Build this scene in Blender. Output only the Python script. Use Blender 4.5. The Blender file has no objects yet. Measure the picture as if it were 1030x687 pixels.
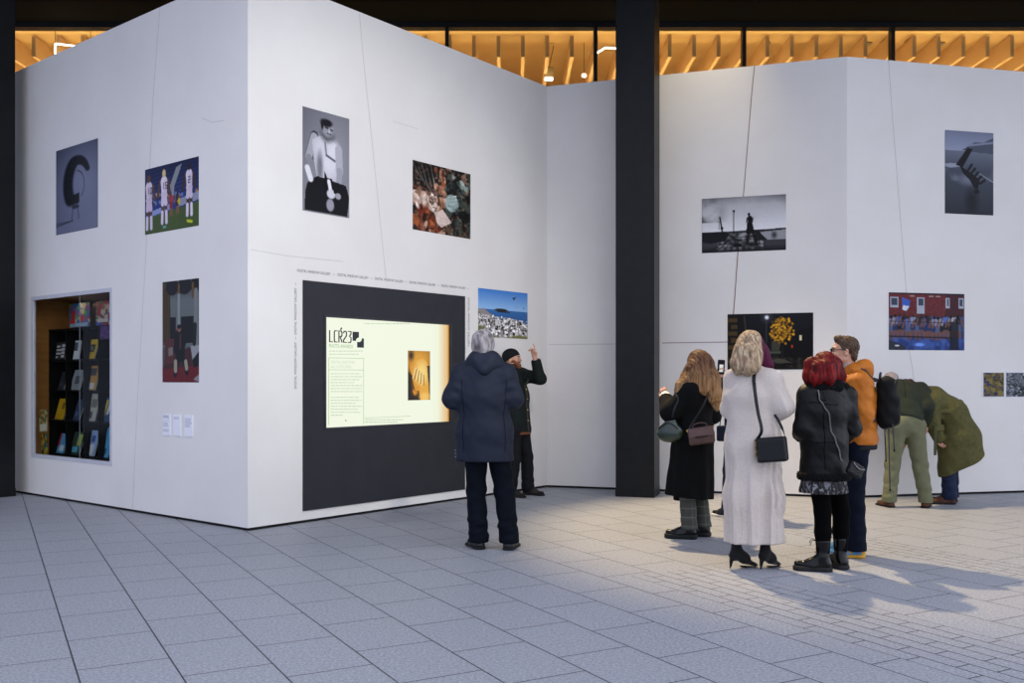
import bpy, bmesh, math, random
import numpy as np
from mathutils import Vector, Matrix
C = bpy.context.scene.collection
S = bpy.context.scene
rng = np.random.RandomState(7)

# ---------------------------------------------------------------- frame of the place
FOC, HORIZ, CX, CAMH = 966.0, 381.0, 515.0, 1.38     # focal length in pixels of the 1030x687 frame, eye level
def W(px, py, Y):                                     # a point of the photo at its real distance Y
    return np.array(((px - CX) * Y / FOC, Y, CAMH + (HORIZ - py) * Y / FOC))
def G(px, Y, z=0.0):                                  # a point at height z, distance Y
    return np.array(((px - CX) * Y / FOC, Y, z))
def nrm(v):
    v = np.asarray(v, float); return v / (np.linalg.norm(v) + 1e-12)

# ---------------------------------------------------------------- colours and materials
def lin(c):
    if isinstance(c, str):
        c = tuple(int(c[i:i+2], 16) / 255 for i in (0, 2, 4))
    return tuple((x / 12.92 if x <= .04045 else ((x + .055) / 1.055) ** 2.4) for x in c)
def L4(c): return lin(c) + (1.0,)
class NT:
    def __init__(s, name):
        s.m = bpy.data.materials.new(name); s.m.use_nodes = True
        s.t = s.m.node_tree; s.n = s.t.nodes; s.l = s.t.links
        s.b = s.n['Principled BSDF']; s.out = s.n['Material Output']
    def new(s, typ, **kw):
        x = s.n.new(typ)
        for k, v in kw.items():
            if k.startswith('i_'):
                key = k[2:].replace('_', ' ')
                x.inputs[key].default_value = v
            else: setattr(x, k, v)
        return x
    def link(s, a, b): s.l.new(a, b)
    def coord(s, scale=(1, 1, 1), rot=(0, 0, 0), which='Object', loc=(0, 0, 0)):
        tc = s.new('ShaderNodeTexCoord'); mp = s.new('ShaderNodeMapping')
        mp.inputs['Scale'].default_value = scale; mp.inputs['Rotation'].default_value = rot; mp.inputs['Location'].default_value = loc
        s.link(tc.outputs[which], mp.inputs['Vector']); return mp.outputs['Vector']
    def noise(s, vec, scale, detail=4, rough=.55):
        x = s.new('ShaderNodeTexNoise'); x.inputs['Scale'].default_value = scale
        x.inputs['Detail'].default_value = detail; x.inputs['Roughness'].default_value = rough
        s.link(vec, x.inputs['Vector']); return x.outputs['Fac']
    def ramp(s, fac, stops):
        r = s.new('ShaderNodeValToRGB'); e = r.color_ramp.elements
        while len(e) < len(stops): e.new(.5)
        for q, (p, c) in zip(e, stops): q.position = p; q.color = L4(c)
        s.link(fac, r.inputs['Fac']); return r.outputs['Color']
    def mix(s, fac, a, b, blend='MIX'):
        x = s.new('ShaderNodeMix', data_type='RGBA', blend_type=blend)
        for sock, v in ((x.inputs[0], fac), (x.inputs[6], a), (x.inputs[7], b)):
            if hasattr(v, 'links'): s.link(v, sock)
            elif isinstance(v, (tuple, list)): sock.default_value = v
            else: sock.default_value = v
        return x.outputs[2]
    def math(s, op, a, b=0.0):
        x = s.new('ShaderNodeMath', operation=op)
        for sock, v in ((x.inputs[0], a), (x.inputs[1], b)):
            if hasattr(v, 'links'): s.link(v, sock)
            else: sock.default_value = v
        return x.outputs[0]
    def bump(s, h, strength=.3, dist=.002):
        x = s.new('ShaderNodeBump'); x.inputs['Strength'].default_value = strength; x.inputs['Distance'].default_value = dist
        s.link(h, x.inputs['Height']); s.link(x.outputs['Normal'], s.b.inputs['Normal'])
MATS = {}
def mat(name, c, c2=None, rough=.7, scale=20, stretch=(1, 1, 1), bump=0., bdist=.003, bscale=None, metal=0., spec=.2, sheen=0., sss=0., coat=0., emit=0.):
    if name in MATS: return MATS[name]
    t = NT(name); v = t.coord(stretch); n = t.noise(v, scale)
    if c2 is None:
        a = lin(c); c2 = tuple(((x * .8) ** (1 / 2.2)) for x in a)
    col = t.ramp(n, ((.32, c), (.68, c2)))
    t.link(col, t.b.inputs['Base Color'])
    t.b.inputs['Roughness'].default_value = rough; t.b.inputs['Metallic'].default_value = metal
    t.b.inputs['Specular IOR Level'].default_value = spec
    if sheen: t.b.inputs['Sheen Weight'].default_value = sheen
    if coat: t.b.inputs['Coat Weight'].default_value = coat; t.b.inputs['Coat Roughness'].default_value = .15
    if sss:
        t.b.inputs['Subsurface Weight'].default_value = sss; t.b.inputs['Subsurface Radius'].default_value = (.01, .004, .002); t.b.inputs['Subsurface Scale'].default_value = .5
    if emit:
        t.link(col, t.b.inputs['Emission Color']); t.b.inputs['Emission Strength'].default_value = emit
    if bump: t.bump(t.noise(v, bscale or scale * 6, 3), bump, bdist)
    MATS[name] = t.m; return t.m

# ---------------------------------------------------------------- objects
def mk(name, me, m=None, parent=None, loc=None):
    o = bpy.data.objects.new(name, me); C.objects.link(o)
    if m is not None:
        for x in (m if isinstance(m, (list, tuple)) else [m]): me.materials.append(x)
    if parent is not None: o.parent = parent
    if loc is not None: o.location = loc
    return o
def tag(o, label=None, cat=None, group=None, kind=None):
    if label: o['label'] = label
    if cat: o['category'] = cat
    if group: o['group'] = group
    if kind: o['kind'] = kind
    return o
def thing(name, label, cat, loc=(0, 0, 0), rz=0., group=None):
    o = bpy.data.objects.new(name, None); C.objects.link(o); o.empty_display_size = .1
    o.location = tuple(loc); o.rotation_euler = (0, 0, rz)
    return tag(o, label, cat, group)
def smooth(me, on=True):
    me.polygons.foreach_set('use_smooth', [on] * len(me.polygons)); me.update()
def mesh_np(name, v, f):
    me = bpy.data.meshes.new(name); nf = len(f); k = f.shape[1]
    me.vertices.add(len(v)); me.vertices.foreach_set('co', np.ascontiguousarray(v, dtype=np.float32).ravel())
    me.loops.add(nf * k); me.loops.foreach_set('vertex_index', np.ascontiguousarray(f, dtype=np.int32).ravel())
    me.polygons.add(nf); me.polygons.foreach_set('loop_start', np.arange(0, nf * k, k, dtype=np.int32))
    me.update(calc_edges=True); me.validate(); return me
class MB:                                            # collects plain shapes into one mesh
    def __init__(s): s.bm = bmesh.new()
    def hexa(s, pts):                                # 8 points: bottom ring 0-3, top ring 4-7
        v = [s.bm.verts.new(tuple(p)) for p in pts]
        for q in ((3, 2, 1, 0), (4, 5, 6, 7), (0, 1, 5, 4), (1, 2, 6, 5), (2, 3, 7, 6), (3, 0, 4, 7)):
            s.bm.faces.new([v[i] for i in q])
        return s
    def box(s, c, size, R=None):
        h = np.array(size) / 2; P = []
        for z in (-1, 1):
            for x, y in ((-1, -1), (1, -1), (1, 1), (-1, 1)):
                p = np.array((x, y, z)) * h
                if R is not None: p = R @ p
                P.append(np.array(c) + p)
        return s.hexa(P)
    def poly(s, pts, ext):                           # a polygon (3-D points) pushed along ext
        a = [s.bm.verts.new(tuple(p)) for p in pts]; b = [s.bm.verts.new(tuple(np.array(p) + ext)) for p in pts]
        n = len(a); s.bm.faces.new(a); s.bm.faces.new(b[::-1])
        for i in range(n): s.bm.faces.new((a[i], a[(i + 1) % n], b[(i + 1) % n], b[i])[::-1])
        return s
    def tube(s, pts, r, seg=8, flat=None, ns=None, closed=False):   # flat = (half width, half thickness) strap, ns = surface normals
        pts = [np.array(p, float) for p in pts]; n = len(pts); rings = []
        for i, p in enumerate(pts):
            a = pts[(i - 1) % n] if (closed or i) else p; b = pts[(i + 1) % n] if (closed or i < n - 1) else p
            t = nrm(b - a); up = ns[i] if ns is not None else ((0, 0, 1) if abs(t[2]) < .9 else (1, 0, 0))
            e1 = nrm(np.cross(t, up)); e2 = np.cross(e1, t)
            rr = r[i] if isinstance(r, (list, tuple)) else r
            w, h = flat if flat else (rr, rr)
            rings.append([s.bm.verts.new(tuple(p + e1 * w * math.cos(2 * math.pi * k / seg) + e2 * h * math.sin(2 * math.pi * k / seg))) for k in range(seg)])
        for i in range(n if closed else n - 1):
            A, B = rings[i], rings[(i + 1) % n]
            for k in range(seg): s.bm.faces.new((A[k], A[(k + 1) % seg], B[(k + 1) % seg], B[k]))
        if not closed: s.bm.faces.new(rings[0]); s.bm.faces.new(rings[-1][::-1])
        return s
    def build(s, name, m=None, parent=None, loc=None, off=None, bevel=0., sm=False):
        if off is not None: bmesh.ops.translate(s.bm, verts=s.bm.verts, vec=tuple(-np.array(off)))
        bmesh.ops.recalc_face_normals(s.bm, faces=s.bm.faces)
        if bevel: bmesh.ops.bevel(s.bm, geom=list(s.bm.edges), offset=bevel, segments=2, affect='EDGES', clamp_overlap=True)
        me = bpy.data.meshes.new(name); s.bm.to_mesh(me); s.bm.free()
        if sm: smooth(me)
        return mk(name, me, m, parent, loc)
def spline(pts, n=8):                                # Catmull-Rom through points
    P = [np.array(p, float) for p in pts]; P = [2 * P[0] - P[1]] + P + [2 * P[-1] - P[-2]]; out = []
    for i in range(1, len(P) - 2):
        for k in range(n):
            t = k / n; a, b, c, d = P[i-1:i+3]
            out.append(.5 * (2 * b + (c - a) * t + (2 * a - 5 * b + 4 * c - d) * t * t + (3 * b - a - 3 * c + d) * t ** 3))
    out.append(P[-2]); return out

# ---------------------------------------------------------------- solid fields: one continuous surface grown from tapered volumes
class Field:
    def __init__(s, lo, hi, vox=.008):
        s.v = vox; s.lo = np.array(lo, float); n = np.ceil((np.array(hi) - s.lo) / vox).astype(int) + 1
        s.ax = [(s.lo[i] + vox * np.arange(n[i])).astype(np.float32) for i in range(3)]
        s.d = np.full(tuple(n), .3, np.float32)
    def win(s, lo, hi):
        sl = []; co = []
        for i in range(3):
            a = max(0, int((lo[i] - s.lo[i]) / s.v)); b = min(len(s.ax[i]), int((hi[i] - s.lo[i]) / s.v) + 2)
            if b <= a: return None
            sl.append(slice(a, b)); sh = [1, 1, 1]; sh[i] = -1; co.append(s.ax[i][a:b].reshape(sh))
        return tuple(sl), co
    def put(s, sl, d, k, op):
        o = s.d[sl]
        if op == 'sub':
            d = -d; h = np.maximum(k - np.abs(o - d), 0) / k if k else 0
            s.d[sl] = np.maximum(o, d) + (h * h * k / 4 if k else 0)
        else:
            h = np.maximum(k - np.abs(o - d), 0) / k if k else 0
            s.d[sl] = np.minimum(o, d) - (h * h * k / 4 if k else 0)
    def cone(s, a, b, ra, rb, k=.03, flat=1., n=None, op='add'):
        a = np.asarray(a, float); b = np.asarray(b, float); pad = max(k, .02) + .03
        m = max(ra, rb) * max(1, flat) + pad
        w = s.win(np.minimum(a, b) - m, np.maximum(a, b) + m)
        if w is None: return s
        sl, (X, Y, Z) = w; ba = b - a; L = ba @ ba + 1e-9
        x, y, z = X - a[0], Y - a[1], Z - a[2]
        if flat != 1.:
            n = nrm(np.asarray(n) - ba * (np.asarray(n) @ ba) / L)
            q = (x * n[0] + y * n[1] + z * n[2]) * (1 / flat - 1)
            x, y, z = x + n[0] * q, y + n[1] * q, z + n[2] * q
        h = np.clip((x * ba[0] + y * ba[1] + z * ba[2]) / L, 0, 1)
        d = np.sqrt((x - ba[0] * h) ** 2 + (y - ba[1] * h) ** 2 + (z - ba[2] * h) ** 2) - (ra + (rb - ra) * h)
        s.put(sl, (d * min(1, flat)).astype(np.float32), k, op); return s
    def chain(s, pts, rs, k=.03, flat=1., n=None):
        for i in range(len(pts) - 1): s.cone(pts[i], pts[i+1], rs[i], rs[i+1], k, flat, n)
        return s
    def ell(s, c, r, R=None, k=.02, op='add'):
        c = np.asarray(c, float); r = np.asarray(r, float); pad = max(k, .02) + .03; m = r.max() + pad
        w = s.win(c - m, c + m)
        if w is None: return s
        sl, (X, Y, Z) = w; x, y, z = X - c[0], Y - c[1], Z - c[2]
        if R is not None:
            x, y, z = (x * R[0, 0] + y * R[1, 0] + z * R[2, 0], x * R[0, 1] + y * R[1, 1] + z * R[2, 1], x * R[0, 2] + y * R[1, 2] + z * R[2, 2])
        k0 = np.sqrt((x / r[0]) ** 2 + (y / r[1]) ** 2 + (z / r[2]) ** 2)
        k1 = np.sqrt((x / r[0] ** 2) ** 2 + (y / r[1] ** 2) ** 2 + (z / r[2] ** 2) ** 2) + 1e-6
        s.put(sl, (k0 * (k0 - 1) / k1).astype(np.float32), k, op); return s
    def box(s, c, h, rd=.01, R=None, k=.01, op='add'):
        c = np.asarray(c, float); h = np.asarray(h, float) - rd; m = np.linalg.norm(h) + rd + .06
        w = s.win(c - m, c + m)
        if w is None: return s
        sl, (X, Y, Z) = w; x, y, z = X - c[0], Y - c[1], Z - c[2]
        if R is not None:
            x, y, z = (x * R[0, 0] + y * R[1, 0] + z * R[2, 0], x * R[0, 1] + y * R[1, 1] + z * R[2, 1], x * R[0, 2] + y * R[1, 2] + z * R[2, 2])
        x, y, z = np.abs(x) - h[0], np.abs(y) - h[1], np.abs(z) - h[2]
        d = np.sqrt(np.maximum(x, 0) ** 2 + np.maximum(y, 0) ** 2 + np.maximum(z, 0) ** 2) + np.minimum(np.maximum(x, np.maximum(y, z)), 0) - rd
        s.put(sl, d.astype(np.float32), k, op); return s
    def grid(s): return s.ax[0].reshape(-1, 1, 1), s.ax[1].reshape(1, -1, 1), s.ax[2].reshape(1, 1, -1)
    def disp(s, fn):
        s.d = (s.d + fn(*s.grid())).astype(np.float32); return s
    def clip(s, p, n, k=.01):                        # cut away the side the normal n points to
        X, Y, Z = s.grid(); n = nrm(n); e = ((X - p[0]) * n[0] + (Y - p[1]) * n[1] + (Z - p[2]) * n[2]).astype(np.float32)
        h = np.maximum(k - np.abs(s.d - e), 0) / k
        s.d = np.maximum(s.d, e) + h * h * k / 4; return s
    def at(s, p):
        q = (np.asarray(p) - s.lo) / s.v; i = np.clip(q.astype(int), 0, np.array(s.d.shape) - 2); f = np.clip(q - i, 0, 1); r = 0.
        for dx in (0, 1):
            for dy in (0, 1):
                for dz in (0, 1):
                    r += s.d[i[0]+dx, i[1]+dy, i[2]+dz] * (f[0] if dx else 1 - f[0]) * (f[1] if dy else 1 - f[1]) * (f[2] if dz else 1 - f[2])
        return r
    def grad(s, p):
        e = s.v; p = np.asarray(p, float)
        return nrm([s.at(p + np.eye(3)[i] * e) - s.at(p - np.eye(3)[i] * e) for i in range(3)])
    def snap(s, p, off=.004, n=24):                  # move a point onto the surface
        p = np.asarray(p, float).copy()
        for _ in range(n):
            d = s.at(p) - off
            if abs(d) < .0008: break
            p -= s.grad(p) * np.clip(d, -.03, .03) * .8
        return p
    def shell(s, d0, out, inn=.004):                 # keep only a thin skin around another field
        return s
    def mesh(s, name, m, parent, off=(0, 0, 0)):
        d = s.d; ins = d < 0
        ins[0] = ins[-1] = False; ins[:, 0] = ins[:, -1] = False; ins[:, :, 0] = ins[:, :, -1] = False
        d = np.where(ins, d, np.maximum(d, 1e-4))
        n = ins[:-1, :-1, :-1].astype(np.int8)
        tot = np.zeros_like(n)
        for a in (0, 1):
            for b in (0, 1):
                for c in (0, 1): tot += ins[a:a + n.shape[0], b:b + n.shape[1], c:c + n.shape[2]]
        ac = np.argwhere((tot > 0) & (tot < 8))
        if len(ac) == 0: return None
        idx = np.full(n.shape, -1, np.int32); idx[tuple(ac.T)] = np.arange(len(ac))
        P = np.zeros((len(ac), 3)); cnt = np.zeros(len(ac))
        cor = [(a, b, c) for a in (0, 1) for b in (0, 1) for c in (0, 1)]
        val = {q: d[ac[:, 0] + q[0], ac[:, 1] + q[1], ac[:, 2] + q[2]] for q in cor}
        for q in cor:
            for axn in range(3):
                if q[axn] == 0:
                    r = list(q); r[axn] = 1; r = tuple(r); a, b = val[q], val[r]; sg = (a < 0) != (b < 0)
                    t = np.where(sg, a / np.where(sg, a - b, 1), 0)
                    pt = np.tile(np.array(q, float), (len(ac), 1)); pt[:, axn] += t
                    P[sg] += pt[sg]; cnt[sg] += 1
        V = s.lo + s.v * (ac + P / cnt[:, None])
        Q = []
        for axn in range(3):
            sl0 = [slice(1, -1)] * 3; sl1 = [slice(1, -1)] * 3; sl0[axn] = slice(0, -1); sl1[axn] = slice(1, None)
            A = ins[tuple(sl0)]; B = ins[tuple(sl1)]
            for flip, msk in ((False, A & ~B), (True, ~A & B)):
                e = np.argwhere(msk)
                if len(e) == 0: continue
                e = e + 1; e[:, axn] -= 1
                u, w = (axn + 1) % 3, (axn + 2) % 3
                def cell(du, dw):
                    c = e.copy(); c[:, u] += du; c[:, w] += dw; return idx[c[:, 0], c[:, 1], c[:, 2]]
                q = np.stack([cell(-1, -1), cell(0, -1), cell(0, 0), cell(-1, 0)], 1)
                Q.append(q[:, ::-1] if flip else q)
        Fq = np.concatenate(Q)
        # light relaxation removes voxel stepping
        me_e = np.concatenate([Fq[:, [0, 1]], Fq[:, [1, 2]], Fq[:, [2, 3]], Fq[:, [3, 0]]])
        for _ in range(2):
            acc = np.zeros_like(V); ct = np.zeros(len(V))
            for ii in range(3): acc[:, ii] = np.bincount(me_e[:, 0], V[me_e[:, 1], ii], len(V))
            ct = np.bincount(me_e[:, 0], minlength=len(V)); V = V * .5 + .5 * acc / np.maximum(ct, 1)[:, None]
        me = mesh_np(name, V - np.asarray(off), Fq); smooth(me)
        return mk(name, me, m, parent)
def wav(amp, f, ph=0.):                              # soft folds: crossed waves
    def fn(X, Y, Z):
        return amp * (np.sin(f * (X * 1.3 + Y * .7 + Z * .9) + ph) * np.sin(f * (Z * 1.1 - X * .6 + Y * .5) + 1.7 * ph + 1) + .5 * np.sin(f * 2.1 * (Z * .8 + X * .9 - Y) + 3 * ph))
    return fn
# ================================================================= THE PLACE
H_WALL = 5.10
GLZ_Y, SOFF = 14.35, 6.71
class Wall:                                          # a vertical wall plane through two ground points; s along, h up, o out of the face
    def __init__(s, a, b):
        s.a = np.array(a, float); s.b = np.array(b, float); s.L = np.linalg.norm(s.b - s.a); s.u = (s.b - s.a) / s.L
        s.n = np.array((s.u[1], -s.u[0]))
    def P(s, t, h, o=0.): q = s.a + s.u * t + s.n * o; return np.array((q[0], q[1], h))
    def px(s, x, y, o=0.):                           # the (s, h) that the photo shows at a pixel
        a = s.a + s.n * o; k = (x - CX) / FOC        # X = k Y
        t = (k * a[1] - a[0]) / (s.u[0] - k * s.u[1]); Y = a[1] + s.u[1] * t
        return t, CAMH + (HORIZ - y) * Y / FOC
    def rect(s, q):                                  # q: left x, top, bottom, right x, top, bottom
        t0, a = s.px(q[0], q[1]); _, b = s.px(q[0], q[2]); t1, c = s.px(q[3], q[4]); _, d = s.px(q[3], q[5])
        return t0, t1, (b + d) / 2, (a + c) / 2
    def M(s, t, h, o=0.):                            # matrix: local x along the wall, y up, z out
        m = Matrix.Identity(4); m.col[0][:3] = (s.u[0], s.u[1], 0); m.col[1][:3] = (0, 0, 1); m.col[2][:3] = (s.n[0], s.n[1], 0); m.col[3][:3] = tuple(s.P(t, h, o)); return m
    def slab(s, mb, t0, t1, h0, h1, o0, o1):
        return mb.hexa([s.P(t0, h0, o1), s.P(t1, h0, o1), s.P(t1, h0, o0), s.P(t0, h0, o0), s.P(t0, h1, o1), s.P(t1, h1, o1), s.P(t1, h1, o0), s.P(t0, h1, o0)])
cA = (-5.99, 11.62); cB = (-2.39, 8.69); cC = (.445, 12.22); cD = (3.868, 11.09); cE = (7.4, 11.92)
WL, WF, WM, WR = Wall(cA, cB), Wall(cB, cC), Wall(cC, cD), Wall(cD, cE)

def wall_paint():
    t = NT('gallery_wall_white'); v = t.coord()
    big = t.noise(v, .9, 5, .6); fine = t.noise(v, 55, 3, .6); st = t.noise(t.coord((7, 7, .6)), 1.2, 5, .7)
    col = t.ramp(big, ((.3, 'd6d3cf'), (.7, 'dedcd9')))
    col = t.mix(t.math('MULTIPLY', t.math('GREATER_THAN', st, .74), .06), col, L4('b9b2a8'))
    t.link(col, t.b.inputs['Base Color']); t.b.inputs['Roughness'].default_value = .62; t.b.inputs['Specular IOR Level'].default_value = .25
    t.bump(fine, .25, .0015); return t.m
def floor_paint():
    t = NT('granite_paving'); ang = math.radians(28.2)
    tc = t.new('ShaderNodeTexCoord'); mp = t.new('ShaderNodeMapping', vector_type='POINT')
    mp.inputs['Rotation'].default_value = (0, 0, -math.atan2(.8771, -.4802)); t.link(tc.outputs['Object'], mp.inputs['Vector'])   # x along the long joints, y across
    sep = t.new('ShaderNodeSeparateXYZ'); t.link(mp.outputs['Vector'], sep.inputs[0])
    e = t.math('MULTIPLY', sep.outputs['Y'], -1.0)
    def bricks(w, h, joint, offy, ox=0., sm=.1):
        cb = t.new('ShaderNodeCombineXYZ'); t.link(t.math('ADD', sep.outputs['X'], ox), cb.inputs['X']); t.link(t.math('SUBTRACT', e, offy), cb.inputs['Y'])
        b = t.new('ShaderNodeTexBrick'); t.link(cb.outputs[0], b.inputs['Vector']); b.offset = .42; b.squash = 1.
        b.inputs['Scale'].default_value = 1; b.inputs['Brick Width'].default_value = w; b.inputs['Row Height'].default_value = h
        b.inputs['Mortar Size'].default_value = joint; b.inputs['Mortar Smooth'].default_value = sm; b.inputs['Bias'].default_value = 0
        b.inputs['Color1'].default_value = (0, 0, 0, 1); b.inputs['Color2'].default_value = (1, 1, 1, 1); b.inputs['Mortar'].default_value = (.5, .5, .5, 1)
        return b.outputs['Fac'], b.outputs['Color']
    f1, c1 = bricks(.58, .422, .0042, .374 - .422 * 12)
    f2, c2 = bricks(.34, .1055, .0046, .374 - .422 * 12, .05)
    def band(a, b): return t.math('MULTIPLY', t.math('GREATER_THAN', e, a), t.math('LESS_THAN', e, b))
    w = t.noise(mp.outputs['Vector'], .35, 1)
    strip = t.math('MAXIMUM', t.math('MULTIPLY', band(3.96, 4.70), t.math('LESS_THAN', sep.outputs['X'], 5.5)), t.math('MULTIPLY', band(6.20, 6.75), t.math('LESS_THAN', sep.outputs['X'], 7.5)))
    fac = t.mix(strip, f1, f2); tone = t.mix(strip, c1, c2)
    v = tc.outputs['Object']; grain = t.noise(v, 62, 3, .75); blot = t.noise(v, 1.3, 5, .6); mid = t.noise(v, 14, 4, .6)
    col = t.ramp(grain, ((.28, '6f737c'), (.5, '96989f'), (.72, 'bec0c5')))
    col = t.mix(t.math('MULTIPLY', tone, .16), col, L4('858890'))
    col = t.mix(t.math('MULTIPLY', blot, .35), col, L4('8d909a'))
    col = t.mix(t.math('MULTIPLY', t.math('GREATER_THAN', mid, .66), .10), col, L4('a6a8ae'))
    col = t.mix(fac, col, L4('33353b'))
    t.link(col, t.b.inputs['Base Color'])
    t.link(t.math('ADD', .42, t.math('MULTIPLY', mid, .25)), t.b.inputs['Roughness']); t.b.inputs['Specular IOR Level'].default_value = .35
    hgt = t.math('SUBTRACT', t.math('MULTIPLY', grain, .25), t.math('MULTIPLY', fac, 1.5)); t.bump(hgt, .35, .004)
    return t.m
M_WALL, M_FLOOR = wall_paint(), floor_paint()
M_BLACK = mat('black_metal', '0c0d0f', '111315', .42, 8, spec=.22, bump=.05)
M_PLINTH = mat('dark_gap', '1b1a1a', '232222', .8, 12)
def soffit_paint():
    t = NT('dark_ribbed_soffit'); v = t.coord()
    wv = t.new('ShaderNodeTexWave', wave_type='BANDS', bands_direction='Y'); wv.inputs['Scale'].default_value = 9; wv.inputs['Distortion'].default_value = .4; t.link(v, wv.inputs['Vector'])
    col = t.ramp(wv.outputs['Fac'], ((.3, '060504'), (.8, '0e0c09'))); t.link(col, t.b.inputs['Base Color']); t.b.inputs['Roughness'].default_value = .7; t.b.inputs['Specular IOR Level'].default_value = .04
    t.bump(wv.outputs['Fac'], .5, .01); return t.m
M_SOFF = soffit_paint()
M_AMBER = mat('warm_ceiling_paint', 'd8b070', 'd2a866', .6, 3)
M_FIN = mat('warm_baffle_paint', 'c8a06a', 'c09660', .55, 3)

def structure(o): o['kind'] = 'structure'; return o
# floor
structure(MB().box((0, 4.0, -.1), (40, 28.0, .2)).build('floor', M_FLOOR))
# gallery walls
PL = .028
win = WL.rect((33, 300, 457.5, 111.5, 293.5, 465.5))
def wall_obj(name, w, holes=(), back=.14, e0=0., e1=0.):
    mb = MB()
    if holes:
        t0, t1, h0, h1 = holes[0]
        w.slab(mb, -e0, t0, PL, H_WALL, -back, 0); w.slab(mb, t1, w.L + e1, PL, H_WALL, -back, 0)
        w.slab(mb, t0, t1, PL, h0, -back, 0); w.slab(mb, t0, t1, h1, H_WALL, -back, 0)
    else: w.slab(mb, -e0, w.L + e1, PL, H_WALL, -back, 0)
    return structure(mb.build(name, M_WALL))
wl = wall_obj('wall_left', WL, [(win[0] - .03, win[1] + .03, win[2] - .03, win[3] + .03)], back=.03, e0=.5); wf = wall_obj('wall_front', WF); wm = wall_obj('wall_right', WM); wr = wall_obj('wall_right_return', WR)
for nm, w in (('baseboard_left', WL), ('baseboard_front', WF), ('baseboard_right', WM), ('baseboard_right_return', WR)):
    structure(w.slab(MB(), -.45 if w is WL else .03, w.L - .03, 0, PL + .002, -.029 if w is WL else -.12, -.02).build(nm, M_PLINTH))
# hairline seams on the wall faces
M_SEAM = mat('seam_line', '94837e', '857470', .8, 3); M_SEAM2 = mat('seam_line_faint', 'bcb8b8', 'c4c0c0', .8, 3); M_SEAMR = mat('seam_line_reddish', '8a6662', '755b57', .8, 3)
def seam(wall, w, pts, wid, m):
    P = [wall.px(x, y) for x, y in pts]; P = [(t, min(h, H_WALL)) for t, h in P]; mb = MB()
    for (t0, h0), (t1, h1) in zip(P, P[1:]):
        d = nrm((t1 - t0, h1 - h0)) * wid / 2; q = (-d[1], d[0])
        mb.poly([wall.P(t0 + q[0], h0 + q[1], .0002), wall.P(t1 + q[0], h1 + q[1], .0002), wall.P(t1 - q[0], h1 - q[1], .0002), wall.P(t0 - q[0], h0 - q[1], .0002)], np.array((wall.n[0], wall.n[1], 0)) * .0012)
    return mb.build('seam', m, w)
seam(WL, wl, ((161, -8), (154, 100), (147.5, 235), (146.6, 260), (139, 390), (133.4, 512)), .008, M_SEAM2)
seam(WL, wl, ((203, 119), (214, 123), (226, 121)), .006, M_SEAM2)
seam(WF, wf, ((361.5, 14), (365.6, 60), (377, 170), (388.6, 284)), .008, M_SEAM2)
seam(WF, wf, ((252, 251), (290, 257.5), (345, 263)), .006, M_SEAM2)
seam(WF, wf, ((396, 122), (421, 130)), .005, M_SEAM2)
seam(WM, wm, ((759, 66), (756.5, 90), (750, 170), (747.5, 200)), .011, M_SEAM); seam(WM, wm, ((742.4, 252), (739, 300), (737.5, 318)), .011, M_SEAMR)
seam(WM, wm, ((552, 346.6), (619, 346)), .010, M_SEAM2); seam(WM, wm, ((666, 345), (732, 344)), .010, M_SEAM)
seam(WR, wr, ((893.7, 59), (897, 110), (905, 210), (911.8, 296)), .008, M_SEAM2); seam(WR, wr, ((914, 350), (918, 372), (919.5, 385)), .008, M_SEAM2)

# columns
def column(name, label, quad, z1):
    t = thing(name, label, 'column', np.array((np.mean([q[0] for q in quad]), np.mean([q[1] for q in quad]), 0)))
    o = np.array(t.location)
    b = MB().poly([(q[0], q[1], .0) for q in quad], (0, 0, z1)).build('shaft', M_BLACK, t, off=o, bevel=.012)
    k = MB().poly([(o[0] + (q[0] - o[0]) * 1.012, o[1] + (q[1] - o[1]) * 1.012, .0) for q in quad], (0, 0, .10)).build('base_plate', M_BLACK, t, off=o, bevel=.004)
    return t
c18, s18 = math.cos(math.radians(17)), math.sin(math.radians(17))
def sq(x, y, w=.452): return [(x, y), (x + w * c18, y - w * s18), (x + w * c18 + w * s18, y - w * s18 + w * c18), (x + w * s18, y + w * c18)]
column('steel_column', 'square black steel column standing in front of the recess between the white walls', sq(1.212, 11.25), SOFF + .02)
c2 = [(-6.13, 10.94), (-5.84, 11.30), (-6.20, 11.59), (-6.49, 11.23)]
column('steel_column', 'dark column cut by the left edge of the photo, beside the window display', c2, SOFF + .02)

# canopy soffit, header and clerestory
structure(MB().box((0, 10.7, SOFF + .15), (34, 7.3, .3)).build('ceiling', M_SOFF))
structure(MB().box((0, GLZ_Y + .06, SOFF - .035), (34, .14, .09)).build('trim_1', M_BLACK))
structure(MB().box((0, GLZ_Y + .08, 2.1), (34, .12, 4.2)).build('wall_rear', M_PLINTH))
w1 = structure(MB().box((0, GLZ_Y + .08, 4.23), (34, .14, .06)).build('window_1', M_BLACK))
def glass_mat(name, tint='ffffff', rough=0.02):
    t = NT(name); t.b.inputs['Base Color'].default_value = L4(tint); t.b.inputs['Roughness'].default_value = rough
    tr = t.new('ShaderNodeBsdfTransparent'); tr.inputs['Color'].default_value = L4(tint); gl = t.new('ShaderNodeBsdfGlossy'); gl.inputs['Roughness'].default_value = rough
    lw = t.new('ShaderNodeLayerWeight'); lw.inputs['Blend'].default_value = .5; mx = t.new('ShaderNodeMixShader')
    t.link(t.math('ADD', .004, t.math('MULTIPLY', t.math('POWER', lw.outputs['Facing'], 5.0), .12)), mx.inputs[0]); t.link(tr.outputs[0], mx.inputs[1]); t.link(gl.outputs[0], mx.inputs[2]); t.link(mx.outputs[0], t.out.inputs['Surface']); return t.m
M_GLASS = glass_mat('clear_glass', 'f4f6f4')
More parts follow.
